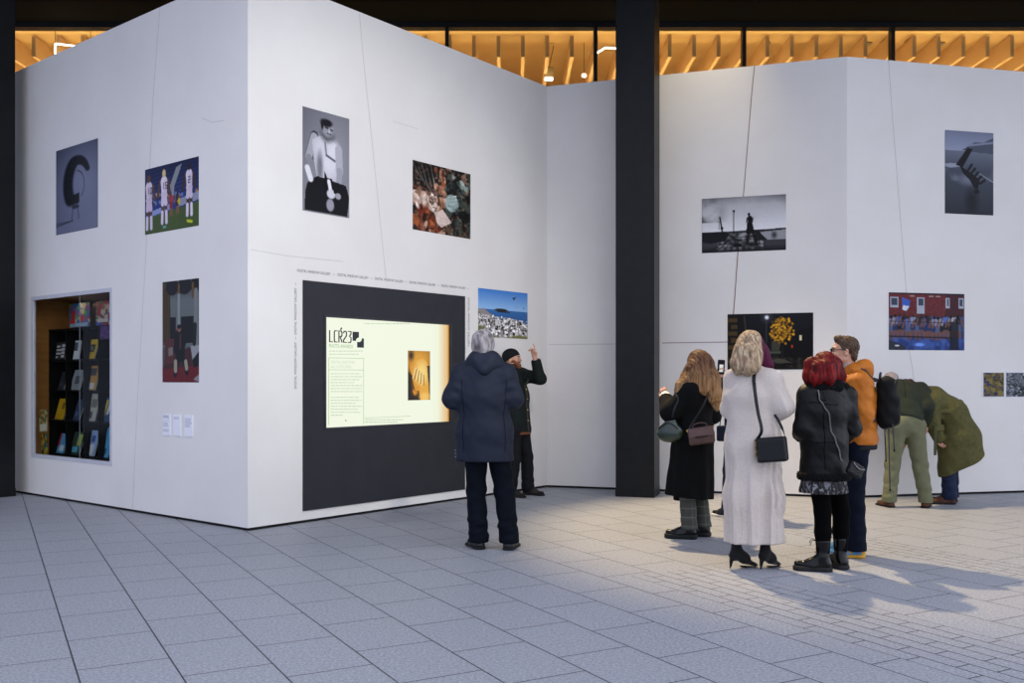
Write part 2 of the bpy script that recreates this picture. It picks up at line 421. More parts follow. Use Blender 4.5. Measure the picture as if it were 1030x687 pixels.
mull = [(449.5 - CX) * GLZ_Y / FOC + i * 2.222 for i in range(-5, 7)]
for x0 in mull: MB().box((x0, GLZ_Y + .05, 5.44), (.055, .12, 2.40)).build('mullion', M_BLACK, w1)
for x0, x1 in zip(mull, mull[1:]):
    MB().box(((x0 + x1) / 2, GLZ_Y + .06, 5.44), (x1 - x0 - .05, .008, 2.38)).build('pane', M_GLASS, w1)
# lit hall behind the clerestory
structure(MB().box((0, 17.0, 7.02), (34, 5.4, .1)).build('ceiling_hall', M_AMBER))
structure(MB().box((0, 18.9, 3.5), (34, .2, 7.0)).build('wall_hall', M_AMBER))
structure(MB().box((-14, 16.6, 3.5), (.2, 4.6, 7.0)).build('wall_hall_left', M_AMBER)); structure(MB().box((14, 16.6, 3.5), (.2, 4.6, 7.0)).build('wall_hall_right', M_AMBER))
structure(MB().box((0, 14.75, 6.83), (34, .5, .40)).build('trim_2', M_AMBER))
for i in range(-34, 35):
    x = (526 - CX) * 14.62 / FOC + i * .3725
    if abs(x) > 9.2: continue
    o = MB().box((0, 0, 0), (.055, 4.0, .32), None).build('ceiling_baffle', M_FIN, None, loc=(x, 16.62, 6.44), bevel=.004)
    structure(o)
# things hung in the hall
M_GREYBOX = mat('warm_grey_metal', '8f7b58', '86724f', .6, 10); M_LAMPGLOW = mat('lamp_glow', 'fff2d8', 'fff6e4', .4, 2, emit=6.0)
def sensor(px, py, Y, lab):
    p = W(px, py, Y); t = thing('ceiling_box', lab, 'ceiling box', p)
    MB().box((0, 0, 0), (.11, .10, .085)).build('housing', M_GREYBOX, t, bevel=.008); MB().box((0, .02, .12), (.03, .03, .18)).build('stem', M_GREYBOX, t)
sensor(61, 36, 15.0, 'small grey box under the hall ceiling at far left, above the window display of books')
sensor(771, 41.5, 15.0, 'small grey box under the hall ceiling above the middle of the right wall')
sensor(873, 42, 15.0, 'small grey box under the hall ceiling just left of the mullion above the wall corner')
sensor(946, 42, 15.0, 'small grey box under the hall ceiling above the shipwreck print')
def pend(pts, Y, lab):
    P = [W(x, y, Y) + np.array((0, dy, 0)) for x, y, dy in pts]; o = P[0]; t = thing('linear_pendant', lab, 'pendant light', o)
    for a, b in zip(P, P[1:]):
        mb = MB().tube([a, b], .013, 8); mb.build('light_bar', M_LAMPGLOW, t, off=o)
    for p in (P[0], P[-1]): MB().tube([p, (p[0], p[1], 6.97)], .003, 6).build('wire', M_BLACK, t, off=o)
pend(((55.6, 54, .0), (55, 43.5, .02), (90, 47.5, .03)), 14.50, 'bright bent linear pendant lamp hanging in the lit hall at far left')
pend(((597, 55.5, .0), (609, 47.3, .03), (622, 48.0, .04)), 14.50, 'bright linear pendant lamp hanging beside the black column in the lit hall')
p = W(552, 72, 15.5); t = thing('hanging_spotlight', 'small spotlight on a thin rod hanging in the hall above the inner wall corner', 'spotlight', p)
MB().tube([p + (0, 0, .04), W(557, 46, 15.5)], .006, 6).build('rod', M_BLACK, t, off=p); MB().box(W(553.5, 40, 15.5), (.13, .1, .09)).build('ceiling_mount', M_GREYBOX, t, off=p, bevel=.006)
MB().box(p + (0, 0, -.02), (.15, .12, .16)).build('housing', M_GREYBOX, t, off=p, bevel=.01); MB().box(p + (.0, -.01, -.125), (.13, .1, .03)).build('lamp', M_LAMPGLOW, t, off=p, bevel=.006)
p = W(587.5, 76, 15.6); t = thing('wall_lamp', 'tiny glowing lamp in the lit hall left of the black column', 'lamp', p)
MB().box(p, (.07, .05, .05)).build('glow', M_LAMPGLOW, t, off=p, bevel=.008); MB().tube([p + (0, 0, .02), (p[0], p[1], 6.97)], .004, 6).build('rod', M_BLACK, t, off=p)

# ================================================================= PRINTS
class Paint:                                         # a tiny painter: colours a fine mesh, u right, v down, both 0-1
    def __init__(s, w, h, c='808080'):
        s.w, s.h = w, h; s.a = np.zeros((h, w, 3)); s.a[:] = lin(c)
        s.u, s.v = np.meshgrid((np.arange(w) + .5) / w, (np.arange(h) + .5) / h); s.asp = w / h; s.r = np.random.RandomState(3)
    def put(s, m, c):
        c = lin(c) if isinstance(c, str) else c; s.a += np.clip(m, 0, 1)[..., None] * (np.array(c) - s.a); return s
    def grad(s, v0, v1, c0, c1, ax='v'):
        q = s.v if ax == 'v' else s.u; k = np.clip((q - v0) / (v1 - v0), 0, 1)[..., None]; m = ((q >= v0) & (q <= v1))[..., None]
        s.a = np.where(m, np.array(lin(c0)) * (1 - k) + np.array(lin(c1)) * k, s.a); return s
    def ell(s, x, y, rx, ry, c, soft=.15, rot=0, al=1.):
        dx, dy = (s.u - x) * s.asp, s.v - y; rx = rx * s.asp; cr, sr = math.cos(rot), math.sin(rot)
        d = np.sqrt(((dx * cr + dy * sr) / rx) ** 2 + ((-dx * sr + dy * cr) / ry) ** 2); return s.put(al * np.clip((1 + soft - d) / (2 * soft), 0, 1), c)
    def poly(s, pts, c, al=1.):
        ins = np.zeros(s.u.shape, bool); n = len(pts)
        for i in range(n):
            (x0, y0), (x1, y1) = pts[i], pts[(i + 1) % n]
            if y0 == y1: continue
            k = ((y0 > s.v) != (y1 > s.v)) & (s.u < (x1 - x0) * (s.v - y0) / (y1 - y0) + x0); ins ^= k
        return s.put(ins * al, c)
    def line(s, x0, y0, x1, y1, w, c, w2=None, al=1.):
        ax, ay, bx, by = x0 * s.asp, y0, x1 * s.asp, y1; X, Y = s.u * s.asp, s.v; L = (bx - ax) ** 2 + (by - ay) ** 2 + 1e-9
        t = np.clip(((X - ax) * (bx - ax) + (Y - ay) * (by - ay)) / L, 0, 1); d = np.hypot(X - ax - t * (bx - ax), Y - ay - t * (by - ay))
        ww = w + ((w2 if w2 is not None else w) - w) * t; return s.put(al * np.clip((ww - d) * s.h * .8 + .5, 0, 1), c)
    def noise(s, f, seed=0, oct=3):
        r = np.random.RandomState(seed); o = np.zeros(s.u.shape); am = 1.
        for k in range(oct):
            n = max(2, int(f * 2 ** k)); g = r.rand(n + 2, int(n * s.asp) + 3); y = s.v * n; x = s.u * (g.shape[1] - 2); yi, xi = y.astype(int), x.astype(int); fy, fx = y - yi, x - xi
            fy, fx = fy * fy * (3 - 2 * fy), fx * fx * (3 - 2 * fx)
            o += am * ((g[yi, xi] * (1 - fx) + g[yi, xi+1] * fx) * (1 - fy) + (g[yi+1, xi] * (1 - fx) + g[yi+1, xi+1] * fx) * fy); am *= .5
        return o / (2 - 2 ** (1 - oct))
    def dab(s, n, box, cols, rx, ry, seed=0, soft=.25, al=1., rot=3.14):
        r = np.random.RandomState(seed)
        for _ in range(n):
            k = r.uniform(.5, 1.4); s.ell(r.uniform(box[0], box[2]), r.uniform(box[1], box[3]), rx * k, ry * k, cols[r.randint(len(cols))], soft, r.uniform(0, rot), al)
        return s
    def person(s, x, top, hgt, shirt, legs, skin='8a6250', hair='2a1c18', socks=None, w=1.):
        a = s.asp; q = hgt * w / a
        s.line(x - .03 * q, top + .52 * hgt, x - .06 * q, top + .95 * hgt, .055 * hgt * w, skin, .035 * hgt * w); s.line(x + .05 * q, top + .52 * hgt, x + .08 * q, top + .95 * hgt, .055 * hgt * w, skin, .035 * hgt * w)
        if socks:
            s.line(x - .055 * q, top + .76 * hgt, x - .06 * q, top + .94 * hgt, .04 * hgt * w, socks); s.line(x + .075 * q, top + .76 * hgt, x + .08 * q, top + .94 * hgt, .04 * hgt * w, socks)
        s.line(x - .13 * q, top + .2 * hgt, x - .2 * q, top + .46 * hgt, .035 * hgt * w, skin); s.line(x + .13 * q, top + .2 * hgt, x + .2 * q, top + .46 * hgt, .035 * hgt * w, skin)
        s.line(x, top + .22 * hgt, x + .01 * q, top + .42 * hgt, .105 * hgt * w, shirt, .085 * hgt * w); s.line(x - .03 * q, top + .5 * hgt, x - .045 * q, top + .60 * hgt, .055 * hgt * w, legs); s.line(x + .04 * q, top + .5 * hgt, x + .06 * q, top + .60 * hgt, .055 * hgt * w, legs); s.line(x - .06 * q, top + .44 * hgt, x + .07 * q, top + .46 * hgt, .04 * hgt * w, legs); s.ell(x + .04 * q, top + .32 * hgt, .05 * q, .10 * hgt, '7d7684', .9, al=.35)
        s.ell(x, top + .07 * hgt, .055 * q, .07 * hgt, hair, .2); return s
    def texture(s, amt, seed=5):
        s.a *= (1 + amt * (s.r.rand(s.h, s.w, 1) - .5)); s.a = np.clip(s.a, 0, 1); return s
def print_mat(name, emit=0., rough=.35):
    if name in MATS: return MATS[name]
    t = NT(name); at = t.new('ShaderNodeAttribute', attribute_name='Col'); t.link(at.outputs['Color'], t.b.inputs['Base Color']); t.b.inputs['Roughness'].default_value = rough; t.b.inputs['Specular IOR Level'].default_value = .12
    if emit:
        t.b.inputs['Base Color'].default_value = (.02, .02, .02, 1); t.l.remove(t.b.inputs['Base Color'].links[0])
        t.link(at.outputs['Color'], t.b.inputs['Emission Color']); t.b.inputs['Emission Strength'].default_value = emit
    MATS[name] = t.m; return t.m
def pic_mesh(name, P, w, h, d=.003, border=0., bcol='e8e8e8'):
    nx, ny = P.w, P.h                                # front: one vertex per painted point; a closed sheet of thickness d
    x = np.linspace(0, w, nx); y = np.linspace(h, 0, ny); X, Y = np.meshgrid(x, y)
    V = np.stack([X, Y, np.full_like(X, d)], -1).reshape(-1, 3); I = np.arange(nx * ny).reshape(ny, nx)
    F = np.stack([I[:-1, :-1], I[1:, :-1], I[1:, 1:], I[:-1, 1:]], -1).reshape(-1, 4)
    rim = np.concatenate([I[0, :-1], I[:-1, -1], I[-1, :0:-1], I[:0:-1, 0]]); nb = len(V); B = V[rim].copy(); B[:, 2] = 0
    j = np.arange(len(rim)); k = (j + 1) % len(rim)
    F = np.concatenate([F, np.stack([rim[j], rim[k], nb + k, nb + j], -1)]); col = np.concatenate([P.a.reshape(-1, 3), P.a.reshape(-1, 3)[rim]])
    V = np.concatenate([V, B]); me = mesh_np(name, V, F)
    at = me.color_attributes.new('Col', 'FLOAT_COLOR', 'POINT'); at.data.foreach_set('color', np.concatenate([col, np.ones((len(col), 1))], 1).astype(np.float32).ravel()); return me
def hang(wall, q, P, name, label, cat='photo print', group=None, d=.003, o=.0006, grouped='photographs hung on the gallery walls'):
    t0, t1, h0, h1 = wall.rect(q); P.a = np.clip(np.clip(P.a, 0, 1) ** 1.28 * 1.12, 0, 1); me = pic_mesh(name, P, t1 - t0, h1 - h0, d)
    ob = mk(name, me, print_mat('print_ink')); ob.matrix_world = wall.M(t0, h0, o); tag(ob, label, cat, grouped); return ob
def cv(wall, q, n=150):
    t0, t1, h0, h1 = wall.rect(q); w, h = t1 - t0, h1 - h0; k = n / max(w, h); return max(8, int(w * k)), max(8, int(h * k))
BLU = lambda a: a
# 1 fern arch sculpture on a little chair, blue-grey monochrome
q = (56.7, 152.0, 236.7, 98.6, 139.3, 228.5); P = Paint(*cv(WL, q), '54586a'); P.grad(0, 1, '34374a', '6d7184'); P.ell(.62, .42, .62, .42, '8b8fa3', .9, al=.8); P.grad(.86, 1, '55596c', '6a6e80')
P.poly(((0, .885), (.45, .86), (1, .80), (1, 1), (0, 1)), '777b8e'); P.line(0, .9, .42, .865, .006, '1c1e28')
arc = [(.52 + .36 * math.cos(a) * (.62 if a > 1.9 else .8), .45 - .27 * math.sin(a)) for a in np.linspace(.55, 3.9, 26)]
for i, (x, y) in enumerate(arc):
    r = .035 + .04 * math.sin(min(1, i / 14) * 1.5); P.ell(x, y, r * 1.5, r * .8, '101219' if i % 2 else '20232d', .3); 
    if 4 < i < 25: P.line(x, y, x - .13 * math.cos(2.9 * i / 25 + .3) - .03, y + .02 + .03 * (i / 25), .004, '272a36')
for a, b in zip(np.linspace(-.9, 1.25, 12), np.linspace(-.72, 1.45, 12)): P.line(.5 + .19 * math.cos(a), .47 - .17 * math.sin(a), .5 + .19 * math.cos(b), .47 - .17 * math.sin(b), .006, '2c2f3b')
P.poly(((.40, .575), (.57, .555), (.57, .675), (.41, .685)), '14151c'); P.line(.43, .69, .39, .86, .007, '2a2c38'); P.line(.53, .68, .56, .855, .007, '2a2c38'); P.ell(.48, .71, .09, .025, '3a3d4a')
hang(WL, q, P.texture(.1), 'photo_print', 'monochrome print of a curved feathery sculpture on spindly legs, above the window display')
# 2 football players
q = (146.2, 171, 236, 200, 157.2, 227); P = Paint(*cv(WL, q), '24315e'); P.grad(0, .62, '1f2a52', '344a86')
for y in np.arange(.05, .62, .06): P.line(0, y + .05, 1, y - .04, .012, '1a2244', al=.8)
P.poly(((.45, .4), (.60, .08), (.70, .05), (.56, .36), (.56, .5), (.45, .5)), '8c8f92'); P.dab(60, (0, .4, 1, .6), ('6f7fae', '8f97b8', '2a2c3c', 'a67f3c', '5b2f34'), .018, .02, 2)
P.poly(((0, .6), (1, .5), (1, .68), (0, .78)), '2a3f7c'); P.poly(((.12, .66), (.5, .60), (.5, .68), (.12, .74)), '8d98bc'); P.poly(((.62, .56), (1, .5), (1, .62), (.62, .67)), 'a8aab4', .7)
P.poly(((0, .76), (1, .64), (1, 1.01), (0, 1.01)), '475a2a'); P.put(P.noise(12, 2) * (P.v > .76 - .12 * P.u) * .35, '62732f')
P.person(.50, .42, .38, 'a5252e', '8d2028'); P.person(.62, .42, .36, '2a2a30', '26262c'); P.dab(7, (.62, .56, .66, .7), ('c2a93a',), .015, .02, 1)
P.person(.08, .10, .86, 'cfc3cf', 'c4b7c6', '5e4640', '6b4a33', 'c9c0cc', 1.0); P.person(.37, .07, .84, 'd6ccd6', 'cabfcc', '5e4640', 'cdbb8c', 'cdc3d0', 1.0); P.person(.83, .06, .80, 'd3c9d4', 'c5bac7', '4c352c', '3a2723', 'd3c9d4', 1.0)
P.line(.80, .9, .88, .92, .02, 'b7c02c'); P.line(.36, .93, .40, .93, .014, '6fb3ad')
DIG = {'1': [(.5, 0, .5, 1)], '0': [(0, 0, 1, 0), (1, 0, 1, 1), (1, 1, 0, 1), (0, 1, 0, 0)], '5': [(1, 0, 0, 0), (0, 0, 0, .5), (0, .5, 1, .5), (1, .5, 1, 1), (1, 1, 0, 1)], '2': [(0, 0, 1, 0), (1, 0, 1, .5), (1, .5, 0, .5), (0, .5, 0, 1), (0, 1, 1, 1)]}
for num, x, y in (('10', .055, .30), ('15', .345, .27), ('2', .815, .265)):
    for k, ch in enumerate(num):
        for a, b, c, d in DIG[ch]: P.line(x + .05 * k + .030 * a, y + .085 * b, x + .05 * k + .030 * c, y + .085 * d, .0075, '3c3640')
hang(WL, q, P.texture(.12), 'photo_print', 'colour print of three football players in pale kit seen from behind, on the left wall')
# 3 seated figure in a curtained room
q = (163.8, 283.7, 384.5, 200.2, 280.0, 384.5); P = Paint(*cv(WL, q, 170), '55595a'); P.grad(0, .2, '3a3c3c', '6d7374'); P.grad(.2, .65, '6d7374', '6a706f')
P.poly(((.3, 0), (.95, 0), (.8, .06), (.4, .07)), '8b8c8c'); P.poly(((.0, .02), (.22, .05), (.24, .62), (.02, .63)), '5b4a25')
for x in (.05, .1, .15, .2): P.line(x, .07, x + .02, .6, .008, '3b2f18')
for x, w in ((.28, .18), (.62, .2), (.9, .12)): P.ell(x, .06, w, .085, '16161a', .08)
for x in (.46, .84): P.line(x, .05, x, .17, .018, '6d542b')
P.poly(((.22, .36), (.38, .36), (.38, .62), (.22, .62)), '131416'); P.poly(((.52, .36), (.86, .36), (.86, .62), (.52, .62)), '121315'); P.line(.46, .15, .46, .62, .02, '8b9090'); P.line(.92, .12, .92, .62, .03, '7d8181')
P.poly(((0, .84), (1, .80), (1, 1), (0, 1)), '6d2127'); P.poly(((.08, .57), (.33, .57), (.34, .7), (.8, .66), (.82, .84), (.05, .87)), '4b2a2c'); P.poly(((.08, .57), (.32, .57), (.33, .8), (.06, .83)), '5e3533'); P.poly(((.17, .66), (.3, .65), (.3, .73), (.18, .74)), '7d7570')
P.poly(((.78, .66), (1, .64), (1, .84), (.85, .86)), '141417'); P.poly(((.78, .65), (1, .64), (1, .7), (.83, .78)), '96989a'); P.line(.9, .45, .88, .62, .03, '20251c')
P.line(.5, .53, .5, .72, .08, '0f0f12'); P.line(.42, .56, .36, .68, .035, '0f0f12'); P.line(.58, .55, .6, .62, .035, '0f0f12'); P.line(.5, .54, .5, .66, .014, '5a382f'); P.line(.46, .73, .36, .92, .03, '131316'); P.line(.56, .73, .68, .9, .03, '131316'); P.line(.37, .8, .37, .88, .028, '9a9687'); P.line(.65, .8, .67, .86, .026, '9a9687')
P.ell(.47, .475, .055, .032, '8b6453'); P.ell(.47, .455, .06, .022, '0d0c0d'); P.poly(((.85, .97), (1, .92), (1, .99)), '8b8b90')
hang(WL, q, P.texture(.1), 'photo_print', 'tall dark print of a seated figure on a red carpet under swagged curtains')
# 4 bare-chested man and dog, monochrome
q = (304.2, 107, 211.8, 351, 119.5, 219.3); P = Paint(*cv(WF, q), '7c7c84'); P.grad(0, 1, '6c6c74', '8b8b92'); P.ell(.75, .4, .5, .5, '9a9aa2', .9, al=.8)
P.line(.25, .26, .14, .46, .05, '3b3b42'); P.line(.24, .27, .13, .47, .042, 'a6a6ad'); P.line(.13, .48, .22, .62, .035, '8d8d95')
P.poly(((.2, .3), (.36, .245), (.6, .255), (.78, .32), (.80, .5), (.76, .66), (.3, .68), (.24, .5)), 'b9b9c0'); P.ell(.58, .48, .17, .14, 'd0d0d6', .5); P.ell(.38, .36, .12, .09, 'c8c8cf', .6); P.ell(.66, .36, .12, .08, 'd2d2d8', .6); P.line(.47, .3, .5, .42, .01, '85858c'); P.line(.5, .42, .68, .46, .012, '6c6c74'); P.ell(.36, .55, .06, .14, '82828a', .5)
P.line(.76, .34, .78, .55, .045, 'b0b0b8'); P.line(.78, .55, .76, .75, .035, 'a2a2aa')
P.poly(((.1, .72), (.3, .64), (.62, .66), (.92, .68), (1.0, .8), (.95, .985), (.04, .985), (.06, .8)), '1d1d22'); P.line(.1, .58, .17, .68, .03, 'd3d3d8')
P.ell(.52, .225, .13, .06, '55555c', .5); P.ell(.53, .16, .125, .085, '9a9aa1', .25); P.ell(.50, .105, .13, .04, '2a2a30', .25); P.ell(.41, .13, .03, .05, '2d2d33', .3); P.line(.48, .15, .53, .155, .008, '3d3d44'); P.line(.58, .16, .63, .165, .008, '3d3d44'); P.ell(.56, .18, .02, .025, 'b9b9c0'); P.line(.52, .205, .6, .21, .006, '4a4a50')
P.poly(((.46, .58), (.52, .64), (.62, .64), (.66, .72), (.62, .85), (.5, .83), (.46, .7)), '131317'); P.line(.55, .67, .58, .74, .02, 'd8d8dd'); P.ell(.6, .79, .09, .045, 'c8c8ce'); P.ell(.58, .9, .08, .06, '9c9ca4'); P.ell(.75, .8, .06, .03, 'a2a2a9'); P.ell(.68, .76, .03, .02, '0e0e11')
hang(WF, q, P.texture(.1), 'photo_print', 'monochrome print of a bare-chested man with a dog, highest on the front wall')
# 5 frosted leaves
q = (415, 161.2, 230.7, 473, 175, 240.5); P = Paint(*cv(WF, q), '2b2623'); n1 = P.noise(7, 1, 4); n2 = P.noise(16, 4, 3)
P.put(np.clip((n1 - .45) * 5, 0, 1) * (P.v > .35), '7c4a34'); P.put(np.clip((n2 - .55) * 6, 0, 1) * .8, 'a58877'); P.put(np.clip((n1 - .5) * 5, 0, 1) * (P.u > .6), '4f5a54')
for i in range(14): P.line(.0 + .03 * i, .02 + .3 * ((i * 7) % 5) / 5, .1 + .03 * i, .2 + .03 * i, .006, '9c958e')
P.poly(((0, 0), (.36, 0), (.34, .4), (.2, .42), (0, .35)), '231f1d', .55); P.line(.5, .1, .45, .62, .07, 'a87e68', .05); P.dab(12, (.38, .05, .58, .6), ('c09a84', '8a5a42', 'cdb5a6'), .03, .05, 3)
P.poly(((.0, .42), (.25, .42), (.45, .6), (.4, .72), (.15, .62), (0, .6)), 'b7a093'); P.dab(22, (0, .42, .42, .66), ('d3c3b8', 'b89c8c', 'e0d4cb', '8d6f5e'), .045, .03, 4); P.ell(.18, .72, .1, .08, '7a3a1e', .4); P.dab(26, (0, .7, .6, .95), ('8a4a2c', '6a3420', 'a0623e', '33201a'), .06, .04, 6); P.dab(10, (.1, .88, .5, 1), ('b79a88', '1c1917', '8a5a44'), .05, .03, 8)
P.poly(((.36, .7), (.5, .63), (.66, .8), (.48, .9), (.4, .84)), 'cfc0b8'); P.line(.38, .72, .64, .8, .006, '92807a'); P.dab(20, (.6, .1, 1, .4), ('8b968f', '56605a', 'b0bab3', '232826'), .05, .04, 7); P.dab(26, (.6, .5, 1, 1), ('2e3532', '4b544e', '1a1d1b', '7b857f', '5f4c3c'), .045, .06, 9); P.poly(((.55, .2), (.8, .25), (.82, .42), (.58, .45)), '1d1b1a', .8)
P.ell(.66, .51, .115, .125, 'a9b6b3', .1); P.ell(.66, .51, .095, .1, '8b9a98', .3)
for k in (-.08, -.03, .03, .08): P.line(.6, .51 + k, .74, .47 + k, .006, 'd3dad7')
n3 = P.noise(15, 12, 3); P.a *= (.45 + 1.1 * n3)[..., None]; P.put(np.clip((P.noise(16, 8, 3) - .60) * 9, 0, 1) * .8, '17130f'); P.poly(((.36, .7), (.5, .63), (.66, .8), (.48, .9), (.4, .84)), 'cfc0b8', .75); P.ell(.66, .51, .10, .11, '9fadab', .2, al=.7)
hang(WF, q, P.texture(.2), 'photo_print', 'colour print of frosted brown and grey-green leaves, right of the bare-chested man print')
# 6 seabird colony
q = (480.9, 289.7, 338.0, 530.4, 295.0, 341.6); P = Paint(*cv(WF, q), '6f97c6'); P.grad(0, .45, '4f86c4', '9dbddc'); P.grad(.42, .72, '4a78a8', '3c679a'); P.ell(.45, .42, .13, .035, '3c3a3c', .2); P.line(.38, .45, .62, .455, .012, '3f3a38')
P.poly(((0, .42), (.1, .41), (.3, .55), (.45, .62), (.6, .56), (.8, .62), (1, .68), (1, 1.01), (0, 1.01)), '96918f'); P.put((np.clip((P.noise(20, 3, 3) - .42) * 6, 0, 1)) * (P.v > .52 + .1 * P.u) * .9, 'd3d2d2'); r = np.random.RandomState(2)
for _ in range(230):
    x, y = r.uniform(0, 1), r.uniform(.5, .97); 
    if y > .46 + .2 * x: k = .006 + .016 * (y - .4); P.ell(x, y, k * (1 + r.rand()), k * (1.3 + r.rand()), ('f2f2f2', '1d1d20', 'e6e6e6', '24242a', '77736e')[r.randint(5)], .3)
P.ell(.03, .85, .08, .1, '77774a', .4); P.ell(.85, .98, .25, .05, '7f8055', .4); P.ell(.2, .98, .2, .03, '7f7f60', .4)
P.ell(.71, .16, .02, .02, '2a2d36'); P.line(.68, .15, .75, .12, .008, '2a2d36'); P.ell(.91, .34, .01, .01, '3a3d46'); P.ell(.75, .33, .007, .008, '3a3d46')
hang(WF, q, P.texture(.08), 'photo_print', 'colour print of a white seabird colony by blue sea, above the man in the beanie')
# 7 pier silhouette
q = (706, 200.2, 254.7, 790.6, 195.2, 251.3); P = Paint(*cv(WM, q), 'a0a1a4'); P.grad(0, .66, 'a5a6aa', 'dcdde0'); P.put(np.clip((P.noise(5, 3, 4) - .42) * 3, 0, 1) * (P.v < .4) * .7, 'bcbdc1'); P.put(np.clip(1 - P.u * 3.0, 0, 1) * (P.v < .45) * np.clip((P.noise(4, 9, 3) - .3) * 3, 0, 1), '4a4b50'); P.put(np.clip((.16 - P.v) * 5, 0, 1) * .6, '6b6c70'); P.put(np.clip(np.hypot((P.u - .5) * 1.6, (P.v - .45) * 1.7) - .80, 0, 1) * 1.3, '3c3d41')
P.poly(((0, .64), (1, .60), (1, 1), (0, 1)), '4a4b4e'); P.poly(((.7, .66), (1, .63), (1, .8), (.74, .8)), 'a9abae', .8); P.put((P.v > .66) * np.clip((P.noise(18, 5, 2) - .35) * 3, 0, 1) * (np.abs(P.u - .45) < .28), '9b9c9e')
for k in range(9): P.line(.36 - .03 * k + .12, .66, .08 + .09 * k, .98, .006, '232427')
for y in (.74, .79, .85, .91): P.line(.2, y, .62, y - .01, .006, '2a2b2e')
P.put(np.clip((P.v - .88) * 9, 0, 1), '1a1b1d'); P.poly(((0, .62), (.3, .62), (.33, .70), (.27, .8), (.1, .83), (0, .8)), '202124'); P.line(.22, .36, .26, .72, .014, '1a1b1d'); P.line(.21, .44, .21, .58, .005, '2a2b2e'); P.ell(.245, .56, .018, .03, '1a1b1d'); P.line(0, .64, 1, .615, .010, '2b2c2f')
P.line(.385, .28, .385, .68, .008, '141517'); P.poly(((.375, .25), (.4, .25), (.395, .3), (.38, .3)), '141517'); P.ell(.385, .25, .016, .012, '141517')
P.poly(((.63, .62), (.67, .62), (.78, .8), (.64, .82)), '27282b'); P.ell(.43, .88, .06, .035, '141517'); P.ell(.86, .72, .03, .06, '4b4c50', .6)
P.ell(.565, .33, .016, .03, '0d0e10'); P.line(.575, .4, .58, .5, .045, '0c0d0f', .03); P.poly(((.545, .47), (.605, .47), (.635, .68), (.53, .68)), '0e0f11'); P.line(.56, .66, .55, .86, .02, '121315'); P.line(.61, .66, .66, .88, .02, '121315'); P.line(.545, .4, .54, .47, .012, '0c0d0f'); P.line(.61, .4, .605, .47, .012, '0c0d0f'); P.ell(.6, .87, .12, .02, '1a1b1d', .5)
hang(WM, q, P.texture(.1), 'photo_print', 'monochrome print of a standing figure and a lamp post on a boarded pier')
# 8 yellow tree at night
q = (731.8, 316.3, 372.2, 818, 314.2, 371.2); P = Paint(*cv(WM, q), '1b1b20'); P.grad(0, .7, '23242c', '16161a'); P.grad(.72, 1.01, '2a2926', '1a1917'); P.put((P.u < .12) * .9, '2a2318'); 
for k in range(7): P.poly(((.05 if k % 2 else 0, .08 + .12 * k), (.12, .08 + .12 * k), (.12, .15 + .12 * k), (.05 if k % 2 else 0, .15 + .12 * k)), '57482a')
P.line(.16, .02, .18, .8, .05, '201b17'); P.line(.2, .05, .22, .3, .012, '4b443c'); P.poly(((.52, .5), (.62, .48), (.62, .66), (.52, .66)), '4a4a40'); P.line(.46, .1, .46, .55, .007, '4a4a50'); P.ell(.465, .075, .05, .07, '5a5c66', .9, al=.6); P.ell(.465, .075, .02, .03, 'e8ecf4', .6)
P.poly(((.62, .55), (.85, .3), (1, .25), (1, .85), (.6, .8)), '141416'); P.poly(((.84, .4), (.865, .4), (.865, .49), (.84, .49)), 'c9c4a8'); P.ell(.755, .59, .01, .03, 'b0502a'); P.poly(((.48, .68), (.63, .67), (.63, .71), (.48, .72)), '5d6556', .8)
P.line(.64, .88, .66, .45, .014, '2c2a22', .006); P.line(.66, .5, .75, .25, .006, '40381f'); P.line(.655, .5, .57, .22, .006, '40381f'); r = np.random.RandomState(4)
for _ in range(150):
    a, rr = r.uniform(0, 6.28), r.rand() ** .6; x, y = .64 + .14 * rr * math.cos(a), .31 + .24 * rr * math.sin(a); P.ell(x, y, .008 + .008 * r.rand(), .014 + .012 * r.rand(), ('b28a1e', '8f6c16', 'd3a52a', '6d5212', 'c2963a')[r.randint(5)], .3)
P.poly(((.48, .84), (.62, .8), (.8, .9), (.7, .92)), '5b5a52', .8); P.put((P.v > .78) * np.clip((P.noise(16, 6, 3) - .5) * 3, 0, 1) * .6, '565148'); P.ell(.72, .9, .1, .02, '0e0e0d', .4)
hang(WM, q, P.texture(.1), 'photo_print', 'dark night print of a yellow-leaved tree under a street lamp, behind the women')
# 9 shipwreck
q = (950.4, 130.6, 214.6, 999, 134.2, 216.8); P = Paint(*cv(WR, q), '565a64'); P.grad(0, .24, '80869a', '99a0b2'); P.grad(.24, .48, '767c8a', '545a66'); P.grad(.48, 1.01, '575c68', '363a45'); P.poly(((.35, .23), (.6, .13), (.78, .13), (1, .06), (1, .26), (.5, .245)), '5c6270'); P.line(.5, .17, 1, .12, .012, '8a90a0'); P.poly(((0, .4), (.25, .39), (.3, .43), (.1, .45), (0, .43)), '9a9fac'); P.put((P.v > .45) * (P.v < .6) * np.clip((P.noise(7, 8, 3) - .5) * 3, 0, 1) * .7, '898e9b'); P.ell(.5, .58, .2, .06, '7a7f8c', .6); P.line(.7, .5, 1, .6, .006, '9196a3'); P.ell(.55, .85, .12, .14, '23262f', .6)
P.poly(((.22, .41), (.46, .2), (.57, .21), (.36, .44)), '16181f'); P.poly(((.3, .42), (.55, .5), (.72, .58), (.66, .72), (.58, .66), (.5, .58), (.36, .5)), '1a1c24')
for k in range(5): x = .46 + .065 * k; P.line(x, .48 + .035 * k, x + .09, .40 + .045 * k, .016, '1d1f28')
P.ell(.64, .64, .05, .03, '14161c'); P.ell(.65, .72, .06, .025, '15171d')
hang(WR, q, P.texture(.1), 'photo_print', 'blue-grey print of a ship wreck rising from wet sand, highest on the right wall')
